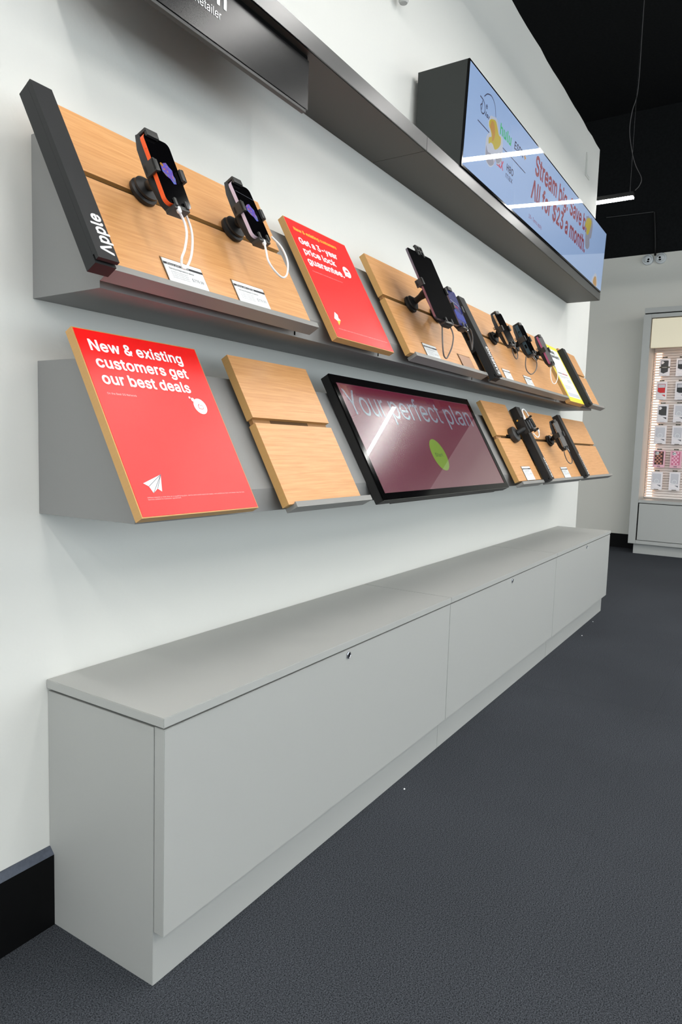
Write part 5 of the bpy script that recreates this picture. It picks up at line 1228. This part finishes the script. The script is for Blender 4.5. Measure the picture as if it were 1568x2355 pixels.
# phone 1, orange
P1 = dict(X=0.0900, t=0.181, h=0.119, rot=(5.5, 1.1, 4.0), w_=0.0745, l_=0.155, th=0.0105)
d1 = device(UP, lb='orange edged phone clamped nearest the camera, screen dark', body=orange, screen='glassblk', rad=0.0125, **P1)
flat('screen_image', [(-0.006, 0.018), (0.004, 0.022), (0.009, 0.014), (0.016, 0.008), (0.014, -0.004), (0.017, -0.010), (0.014, -0.024),
                      (0.006, -0.026), (0.000, -0.016), (-0.010, -0.012), (-0.017, -0.003), (-0.016, 0.010)], 'img', d1, 0.0004)
flat('screen_image', circ(-0.012, 0.013, 0.0045, 12), 'tv_amb', d1, 0.0006)
holder(UP, 0.1375, 0.239, lb='black clamp mount holding the orange phone', silver=False, **P1)
P2 = dict(X=0.401, t=0.217, h=0.093, rot=(1.8, 1.2, 3.0), w_=0.0745, l_=0.155, th=0.0095)
d2 = device(UP, lb='lavender edged phone clamped right of the orange one', body=lav, screen='glassblk', rad=0.0125, **P2)
flat('screen_image', [(-0.006, 0.018), (0.004, 0.022), (0.009, 0.014), (0.016, 0.008), (0.014, -0.004), (0.017, -0.010), (0.014, -0.024),
                      (0.006, -0.026), (0.000, -0.016), (-0.010, -0.012), (-0.017, -0.003), (-0.016, 0.010)], 'img', d2, 0.0004)
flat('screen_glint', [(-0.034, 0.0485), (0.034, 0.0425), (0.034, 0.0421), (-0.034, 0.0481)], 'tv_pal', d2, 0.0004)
holder(UP, 0.428, 0.237, lb='black clamp mount holding the lavender phone', **P2)

P3 = dict(X=1.415, t=0.230, h=0.12, rot=(2.5, -2.0, -0.5), w_=0.19, l_=0.29, th=0.0085)
device(UP, lb='tall black tablet with a slim grey edge on the upper row', body=slate, screen='glasstab', rad=0.010,
       cat='tablet', name='tablet', group='tablets on display', **P3)
holder(UP, 1.428, 0.233, lb='black clamp mount with long arm holding the tablet', top_bracket=True, wide=1.5, **P3)
P4 = dict(X=1.606, t=0.186, h=0.11, rot=(3.7, -1.6, -1.3), w_=0.080, l_=0.160, th=0.011)
P4b = dict(P4)
d4 = device(UP, lb='phone with a deep blue lit screen right of the tablet', body=slate, screen='bluescr', rad=0.010, **P4)
flat('screen_image', [(-0.037, -0.010), (0.037, -0.030), (0.037, -0.060), (-0.037, -0.050)], 'bluescr2', d4, 0.0004)
flat('screen_image', [(-0.038, 0.032), (0.010, 0.020), (0.037, 0.004), (0.037, 0.002), (0.010, 0.018), (-0.038, 0.030)], 'tv_pal', d4, 0.0006)
flat('screen_image', [(-0.020, 0.012), (0.004, 0.006), (0.010, -0.004), (-0.010, 0.004)], 'tv_red', d4, 0.0006)
holder(UP, 1.655, 0.233, lb='black clamp mount holding the blue screened phone', **P4)

PA = dict(X=2.266, t=0.229, h=0.090, rot=(1.3, -9.0, 4.0), w_=0.074, l_=0.165, th=0.010)
device(UP, lb='silver edged dark phone first right of the SAMSUNG bar', body=silverm, screen='glassblk', rad=0.010, **PA)
holder(UP, 2.309, 0.234, lb='black clamp mount holding the silver edged phone', silver=True, **PA)
PB = dict(X=2.575, t=0.222, h=0.094, rot=(2.0, -4.0, 4.0), w_=0.078, l_=0.165, th=0.019)
d5 = device(UP, lb='phone in a thick dark teal rugged case, middle of three', body=tealm, screen='glassblk', rad=0.010, **PB)
bxo('case_recess', (-0.0395, -0.0386, 0.030, 0.046, -0.014, -0.005), 'dark', d5)
bxo('case_recess', (-0.0395, -0.0386, -0.050, -0.030, -0.014, -0.005), 'dark', d5)
holder(UP, 2.625, 0.234, lb='black clamp mount holding the teal cased phone', silver=True, **PB)
PC = dict(X=2.915, t=0.212, h=0.090, rot=(2.6, -5.0, 5.0), w_=0.076, l_=0.168, th=0.010)
device(UP, lb='pink edged phone with a hazy grey screen beside the yellow poster', body=pinkm, screen='glassgrey', rad=0.010, **PC)
holder(UP, 2.965, 0.234, lb='black clamp mount holding the pink edged phone', silver=True, **PC)
PD = dict(X=2.990, t=0.232, h=0.090, rot=(4.0, -6.0, 4.0), w_=0.076, l_=0.165, th=0.010)
dd_ = device(LO, lb='black phone with a bright edge line on the lower row', body=bezk, screen='glassgrey', rad=0.010, **PD)
bxo('edge_glint', (-0.0386, -0.0379, -0.070, 0.070, -0.0045, -0.0020), 'chrome', dd_)
holder(LO, 3.033, 0.236, lb='black clamp mount on the lower row holding a phone', silver=True, **PD)

# folding gadget on the narrow board of the lower row
q = thing('gadget_mount', 'black mount with a thick knob reaching over the Google bar', 'mount', place(LO, 2.420, 0.252, 0.0), ROT)
bm = bmesh.new()
lathe(bm, [(0.036, 0.0002), (0.041, 0.004), (0.042, 0.014), (0.040, 0.026), (0.034, 0.031), (0.018, 0.032)], 32)
obj('base_disc', bm, 'blk_soft', q, smooth=True)
bxo('slot_foot', (-0.075, -0.030, -0.010, 0.004, 0.0002, 0.004), 'dark', q)
bm = bmesh.new()
tube(bm, [Vector((0, 0, 0.03)), Vector((0.012, 0.004, 0.055)), Vector((0.030, 0.006, 0.074))], [0.014, 0.0145, 0.016], 16)
obj('arm', bm, 'blk', q, smooth=True)
bxo('clamp_bar', (0.012, 0.030, -0.022, 0.062, 0.062, 0.086), 'blk', q, 0.0015)
bxo('clamp_block', (0.0302, 0.060, -0.006, 0.044, 0.064, 0.092), 'blk', q, 0.002)
g = thing('smart_watch', 'small black and silver smart watch held over the Google bar', 'watch', place(LO, 2.505, 0.272, 0.083),
          (A, R(-12), R(6)))
bm = bmesh.new()
prism_z(bm, rrect(-0.024, 0.030, -0.034, 0.038, 0.010, 6), -0.012, 0.012)
obj('case', bm, 'blk', g, bevel=0.0025, smooth=True)
bm = bmesh.new()
prism_z(bm, rrect(-0.018, 0.025, -0.027, 0.031, 0.008, 6), 0.0121, 0.0185)
obj('silver_bezel', bm, 'chrome', g, bevel=0.001, smooth=True)
bm = bmesh.new()
prism_z(bm, rrect(-0.014, 0.021, -0.023, 0.027, 0.006, 6), 0.0186, 0.0205)
obj('watch_glass', bm, 'glassblk', g)
for x, y in ((-0.026, 0.034), (0.030, 0.036), (0.030, -0.036), (-0.022, -0.036)):
    bxo('corner_grip', (x - 0.005, x + 0.005, y - 0.005, y + 0.005, 0.010, 0.023), 'blk', g, 0.001)
txt('case_marking', 'III', -0.0215, -0.022, 0.003, 0.022, 'ltgrey', g, z=0.0124, bold=0.0)
cable(LO, 2.42, 0.27, [(2.440, 0.318, 0.094), (2.448, 0.345, 0.096), (2.475, 0.352, 0.098), (2.505, 0.338, 0.096), (2.520, 0.318, 0.094)],
      'white cable looping over the smart watch', 'cablew', 0.0032, (2.436, 0.296, 0.092))
cable(LO, 2.47, 0.20, [(2.535, 0.222, 0.100), (2.515, 0.205, 0.100), (2.490, 0.196, 0.096), (2.470, 0.206, 0.094), (2.462, 0.222, 0.092)],
      'white cable hanging below the smart watch', 'cablew', 0.0028, (2.548, 0.240, 0.100))



# charging cables: (board, label, material, radius, cord points, plug end) in board coordinates x, slope, height
CABLES = [
    (UP, 'white charging cable looping below the orange phone', 'cablew', 0.0026, [(0.0896, 0.0873, 0.108), (0.0976, 0.0827, 0.1037), (0.1039, 0.071, 0.0993), (0.1004, 0.0474, 0.095), (0.0868, 0.0153, 0.0867), (0.0788, -0.0006, 0.0783), (0.0808, -0.0107, 0.07), (0.0801, -0.0231, 0.0733), (0.0955, -0.0086, 0.0767), (0.1147, 0.0201, 0.08), (0.1319, 0.0577, 0.0833), (0.1374, 0.0862, 0.0867), (0.1343, 0.1156, 0.09)],
     (0.0843, 0.0985, 0.112)),
    (UP, 'white charging cable looping right of the lavender phone', 'cablew', 0.0026, [(0.4049, 0.123, 0.088), (0.4049, 0.107, 0.0844), (0.4022, 0.0818, 0.0809), (0.4254, 0.0667, 0.0733), (0.4638, 0.0627, 0.0644), (0.4963, 0.0798, 0.0622), (0.5174, 0.1144, 0.0667), (0.518, 0.14, 0.0711), (0.5035, 0.1611, 0.0756), (0.4707, 0.1752, 0.08)],
     (0.4027, 0.1355, 0.09)),
    (UP, 'thin grey cable looping below the black tablet', 'cableg', 0.0026, [(1.4512, 0.0765, 0.1), (1.4614, 0.0605, 0.0956), (1.4539, 0.037, 0.0911), (1.4362, 0.0042, 0.0767), (1.4166, -0.0212, 0.0589), (1.3864, -0.0371, 0.0567), (1.333, -0.042, 0.07), (1.3278, -0.0156, 0.0811), (1.362, 0.0318, 0.0856), (1.4099, 0.0902, 0.09)],
     (1.4343, 0.0922, 0.105)),
    (UP, 'thin grey cable hanging from the blue screened phone', 'cableg', 0.0024, [(1.6301, 0.0916, 0.1), (1.6638, 0.0783, 0.0886), (1.6814, 0.0578, 0.0771), (1.6964, 0.0404, 0.0657), (1.7471, 0.0796, 0.0657), (1.7466, 0.1037, 0.0771), (1.7374, 0.1211, 0.0843), (1.7143, 0.1269, 0.09)],
     (1.638, 0.1113, 0.1)),
    (UP, 'short dark cable looping below the silver edged phone', 'cableg', 0.0024, [(2.3139, 0.1354, 0.08), (2.355, 0.1325, 0.0714), (2.3827, 0.1227, 0.0629), (2.374, 0.1058, 0.0571), (2.3606, 0.0988, 0.0529), (2.3441, 0.1071, 0.0529), (2.3117, 0.1175, 0.0614), (2.2934, 0.1327, 0.07)],
     (2.2945, 0.1408, 0.085)),
    (UP, 'round dark cable loop below the teal cased phone', 'cableg', 0.0026, [(2.6031, 0.108, 0.08), (2.629, 0.098, 0.0725), (2.6143, 0.0756, 0.065), (2.5615, 0.0481, 0.0588), (2.4912, 0.0279, 0.055), (2.4651, 0.0349, 0.0512), (2.4382, 0.0503, 0.055), (2.44, 0.0759, 0.0625), (2.4934, 0.1224, 0.07)],
     (2.552, 0.1197, 0.088)),
    (UP, 'white cable loop below the pink edged phone', 'cablew', 0.0024, [(2.9732, 0.1157, 0.08), (3.0058, 0.1006, 0.0725), (3.0085, 0.0748, 0.065), (2.955, 0.0388, 0.0588), (2.88, 0.0137, 0.055), (2.867, 0.0271, 0.0512), (2.8735, 0.0552, 0.055), (2.8913, 0.0859, 0.0625), (2.921, 0.1151, 0.07)],
     (2.9443, 0.1224, 0.085)),
    (LO, 'dark cable loop below the phone on the lower row', 'cableg', 0.0026, [(3.0276, 0.1235, 0.08), (3.0559, 0.1094, 0.0733), (3.0793, 0.094, 0.0667), (3.0875, 0.0786, 0.06), (3.062, 0.0672, 0.0567), (3.0414, 0.0691, 0.0533), (3.0305, 0.082, 0.05), (2.9982, 0.0992, 0.0567), (2.9816, 0.1198, 0.0633), (2.9716, 0.1376, 0.07)],
     (3.0084, 0.1524, 0.085)),
]
for B, lb, m_, r_, pts, pg in CABLES:
    cable(B, pts[0][0], pts[0][1] - 0.02, pts, lb, m_, r_, pg, 'cablew' if m_ == 'cablew' else 'chrome')


# ------------------------------------------------------------------ price cards
def card(B, X, wd, lb, top=0.066, price='$779.99', head='Phone with 128 GB', brown=False, lean=0.003, drop=0.0):
    q = thing('price_card', lb, 'price card', place(B, X, 0.0003 - drop, lean), ROT, 'price cards in the ledges')
    bm = bmesh.new()
    box(bm, -0.0025, wd + 0.0025, 0.0, top + 0.003, -0.0022, -0.0012)
    obj('holder_back', bm, 'acrylic', q)
    if brown:
        bxo('insert', (0.004, wd - 0.001, 0.0, top - 0.001, -0.0010, -0.0004), 'brown', q)
        return q
    bxo('card', (0, wd, 0.0, top, -0.0010, 0.0), 'paper', q)
    flat('heading_band', [(0.0, top - 0.0155), (wd, top - 0.0155), (wd, top - 0.0095), (0.0, top - 0.0095)], 'ink', q, 0.0003)
    txt('heading', head, 0.010, top - 0.0150, wd * 0.55, 0.0042, 'paper', q, z=0.0006, bold=0.01)
    txt('subheading', 'Service Payment & terms', 0.012, top - 0.0260, wd * 0.62, 0.0042, 'ink', q, z=0.0005, bold=0.0)
    for i in range(4):
        txt('body_copy', 'per month for 36 months on device', 0.014, top - 0.0330 - 0.0050 * i, wd * 0.42, 0.0024, 'grey_ink', q, z=0.0005, bold=0.0)
    txt('price', price, wd * 0.62, top - 0.0450, wd * 0.30, 0.0085, 'grey_ink', q, z=0.0005, bold=0.0)
    return q


card(UP, 0.1145, 0.1185, 'white price card on the ledge below the orange phone')
card(UP, 0.3390, 0.1170, 'white price card on the ledge below the lavender phone')
card(UP, 1.3760, 0.1140, 'white price card on the ledge below the tablet', top=0.060)
card(UP, 1.7080, 0.1280, 'price holder with a plain brown insert right of the tablet', top=0.062, brown=True)
card(UP, 2.2330, 0.1020, 'white price card on the ledge below the silver edged phone', top=0.060)
card(UP, 2.5500, 0.1180, 'white price card on the ledge below the teal cased phone', top=0.060)
card(LO, 2.3330, 0.1270, 'white price card on the narrow board right of the kiosk', top=0.073, drop=-0.008)
card(LO, 3.0130, 0.1290, 'white price card on the lower row below the dark phone', top=0.069)

# ------------------------------------------------------------------ accessory wall fixture against the far wall
XF = 7.64
f = thing('accessory_fixture', 'tall grey lit fixture with slat back against the far wall', 'shelving', (XF, 0, 0))
YL, YI, YR = 0.055, -0.026, -1.30


def fb(name, d, m, bv=0.0, parent=f):
    return bxo(name, d, m, parent, bv)


fb('side_panel', (0.002, 0.472, YI, YL, 0.1195, 2.742), 'lam', 0.002)
fb('side_panel', (0.002, 0.472, YR - 0.08, YR, 0.1195, 2.742), 'lam', 0.002)
fb('crown_panel', (-0.004, 0.472, YR - 0.08, 0.048, 2.753, 2.811), 'lam', 0.002)
fb('shadow_joint', (0.02, 0.46, YR - 0.07, 0.045, 2.7422, 2.7528), 'dark')
fb('top_rail', (0.004, 0.05, YR, YI - 0.001, 2.700, 2.742), 'lam', 0.001)
fb('header_panel', (0.012, 0.060, YR + 0.005, YI - 0.010, 2.365, 2.690), 'cream', 0.004)
fb('bottom_panel', (0.004, 0.47, YR, YI - 0.001, 0.1195, 0.160), 'lam', 0.001)
fb('display_deck', (0.004, 0.40, YR, YI - 0.001, 0.600, 0.632), 'lam', 0.001)
fb('drawer_front', (0.002, 0.020, YR + 0.006, YI - 0.014, 0.166, 0.592), 'lam', 0.0015)
fb('carcass', (0.024, 0.46, YR + 0.002, YI - 0.002, 0.161, 0.598), 'dark')
fb('plinth', (0.055, 0.45, YR - 0.05, 0.0, 0.0003, 0.1190), 'lam', 0.001)
fb('back_panel', (0.405, 0.4725, YR, YI - 0.001, 0.633, 2.699), 'slat')
bm = bmesh.new()
z = 0.640
while z < 2.42:
    vs = [bm.verts.new((x, y, zz)) for y in (YR + 0.002, YI - 0.003) for x, zz in
          ((0.4045, z), (0.3790, z + 0.004), (0.3765, z + 0.012), (0.3790, z + 0.020), (0.4045, z + 0.024))]
    for i in range(4):
        bm.faces.new((vs[i], vs[i + 1], vs[i + 6], vs[i + 5]))
    bm.faces.new((vs[0], vs[5], vs[9], vs[4]))
    bm.faces.new(vs[:5])
    bm.faces.new(vs[5:][::-1])
    z += 0.0305
sl = obj('back_slats', bm, 'slat', f)
sl['kind'] = 'stuff'
fb('strip_light', (0.3800, 0.3835, YI - 0.085, YI - 0.026, 0.650, 2.345), 'led')
fb('strip_light', (0.3800, 0.3835, YR + 0.020, YR + 0.062, 0.650, 2.345), 'led')

fb('top_light', (0.080, 0.100, YR + 0.03, YI - 0.04, 2.395, 2.400), 'led')
lampw = mat('pack_white', srgb(232, 226, 228), 0.5)
packp = mat('pack_pink', srgb(228, 176, 190), 0.5)
winw = mat('pack_window_pale', srgb(196, 194, 200), 0.25)
casek = mat('case_charcoal', srgb(52, 50, 50), 0.5)
caser = mat('case_red', srgb(205, 22, 26), 0.5)
caseb = mat('case_near_black', srgb(26, 28, 30), 0.5)
chk1 = mat('case_brown', srgb(64, 26, 22), 0.5)
chk2 = mat('case_tan', srgb(192, 128, 108), 0.5)
chp1 = mat('case_rose', srgb(206, 108, 138), 0.5)
chp2 = mat('case_pale_pink', srgb(238, 180, 200), 0.5)
hookm = mat('hook_tag_olive', srgb(70, 64, 44), 0.5)


def pack(y0, y1, z0, z1, kind, lb):
    q = thing('accessory_pack', lb, 'phone case pack', (7.95, (y0 + y1) / 2, z0), (R(90), 0, R(-90)), 'phone case packs on the lit fixture')
    W_, H_ = abs(y0 - y1), z1 - z0
    body = packp if kind in ('brown', 'rose') else lampw
    bxo('box', (-W_ / 2, W_ / 2, 0, H_, -0.022, 0.0), body, q, 0.0015)
    bxo('hang_tab', (-0.018, 0.018, H_ + 0.0005, H_ + 0.022, -0.012, -0.010), 'acrylic', q)
    bxo('hook', (-0.0022, 0.0022, H_ + 0.012, H_ + 0.0165, -0.034, 0.030), 'chrome', q)
    bxo('hook_tag', (-0.026, 0.026, H_ + 0.006, H_ + 0.020, 0.002, 0.005), hookm, q, 0.001)
    a, c = -W_ / 2 + 0.016, W_ / 2 - 0.016
    if kind in ('brown', 'rose'):
        k1, k2 = (chk1, chk2) if kind == 'brown' else (chp1, chp2)
        flat('window', [(a, 0.034), (c, 0.034), (c, H_ - 0.012), (a, H_ - 0.012)], k1, q)
        nx, ny = 4, 7
        sw, sh = (c - a) * 0.80 / nx, (H_ - 0.052) / ny
        for i in range(nx):
            for j in range(ny):
                if (i + j) % 2:
                    xx, yy = a + 0.004 + i * sw, 0.038 + j * sh
                    flat('check_square', [(xx, yy), (xx + sw, yy), (xx + sw, yy + sh), (xx, yy + sh)], k2, q, 0.0009)
        flat('camera_cutout', rrect(a + 0.006, a + 0.044, H_ - 0.052, H_ - 0.018, 0.008), 'paper', q, 0.0013)
        for cx, cy in ((0.014, 0.042), (0.014, 0.026), (0.032, 0.034)):
            flat('camera_ring', circ(a + cx, H_ - cy, 0.0058, 12), 'ink', q, 0.0017)
        flat('logo_plate', rrect(-0.018, 0.018, 0.012, 0.019, 0.003), 'ink', q, 0.0008)
        return q
    flat('window', [(a, 0.088), (a, H_ - 0.020), (c - 0.01, H_ - 0.020), (c, H_ - 0.026), (c, 0.076), (a + 0.03, 0.076)], winw, q)
    cs = {'dark': casek, 'red': caser, 'black': caseb, 'clear': winw, 'olive': casek}[kind]
    lo_ = 0.030 if kind == 'olive' else 0.080
    if kind in ('red', 'black'):
        flat('case_back', [(a + 0.003, lo_ + 0.014), (a + 0.030, lo_), (c - 0.003, lo_), (c - 0.003, H_ - 0.068), (a + 0.003, H_ - 0.068)], cs, q, 0.0009)
        for (x0, x1, y0_, y1_) in ((a + 0.003, a + 0.007, H_ - 0.070, H_ - 0.026), (c - 0.007, c - 0.003, H_ - 0.070, H_ - 0.026),
                                   (a + 0.003, c - 0.003, H_ - 0.030, H_ - 0.026)):
            flat('case_rim', [(x0, y0_), (x1, y0_), (x1, y1_), (x0, y1_)], cs, q, 0.0011)
    elif kind in ('dark', 'olive'):
        flat('case_back', [(a + 0.003, lo_ + 0.014), (a + 0.034, lo_), (c - 0.003, lo_ + (0.02 if kind == 'olive' else 0)), (c - 0.003, H_ - 0.030), (c - 0.010, H_ - 0.024), (a + 0.003, H_ - 0.024)], cs, q, 0.0009)
        flat('camera_cutout', [(a + 0.006, H_ - 0.064), (a + 0.022, H_ - 0.064), (a + 0.038, H_ - 0.046), (a + 0.024, H_ - 0.030), (a + 0.006, H_ - 0.030)], lampw, q, 0.0013)
        if kind == 'olive':
            flat('wrap_band', [(-W_ / 2, 0.092), (W_ / 2, 0.092), (W_ / 2, 0.108), (-W_ / 2, 0.108)], hookm, q, 0.0017)
            txt('band_lettering', 'PELICAN', -0.024, 0.0965, 0.048, 0.007, 'paper', q, z=0.0021, bold=0.03)
    else:
        pts = circ(0.0, 0.100, 0.026, 24)
        inn = circ(0.0, 0.100, 0.021, 24)
        flat('magnet_ring', pts, 'paper', q, 0.0009)
        flat('magnet_ring', inn, winw, q, 0.0012)
    if kind != 'olive':
        acc = {'dark': casek, 'red': caser, 'black': caseb, 'clear': 'grey_ink'}[kind]
        flat('corner_flash', [(0.004, 0.058), (c, 0.058), (c, 0.036)], acc, q)
        flat('text_line', [(a, 0.066), (c - 0.02, 0.066), (c - 0.02, 0.069), (a, 0.069)], 'ltgrey', q)
    flat('text_line', [(a, 0.024), (c - 0.012, 0.024), (c - 0.012, 0.027), (a, 0.027)], 'ltgrey', q)
    flat('base_tag', [(-0.024, 0.001), (0.026, 0.001), (0.026, 0.008), (-0.024, 0.008)], hookm if kind == 'clear' else 'ltgrey', q, 0.0011)
    return q


pack(-0.100, -0.215, 2.076, 2.278, 'olive', 'charcoal case with an olive band, top left pack')
pack(-0.279, -0.395, 2.070, 2.276, 'black', 'black and clear case pack in the top row, second column')
pack(-0.084, -0.200, 1.802, 2.010, 'red', 'red phone case pack, second row, left column')
pack(-0.287, -0.403, 1.800, 2.009, 'black', 'black and clear case pack beside the red one')
pack(-0.112, -0.232, 1.540, 1.750, 'dark', 'dark grey case pack, third row, left column')
pack(-0.288, -0.404, 1.542, 1.752, 'clear', 'clear case pack with a faint ring, third row, second column')
pack(-0.099, -0.229, 1.287, 1.500, 'clear', 'clear ringed case pack between the grey case and the brown checks')
pack(-0.290, -0.408, 1.284, 1.500, 'clear', 'clear ringed case pack above the pink checked case')
pack(-0.107, -0.235, 1.010, 1.212, 'brown', 'brown checked case in a pink box')
pack(-0.290, -0.412, 1.010, 1.212, 'rose', 'pink checked case in a pink box')
pack(-0.101, -0.225, 0.748, 0.958, 'clear', 'clear ringed case pack at the bottom of the left column')
pack(-0.297, -0.412, 0.748, 0.964, 'clear', 'clear ringed case pack at the bottom of the second column')
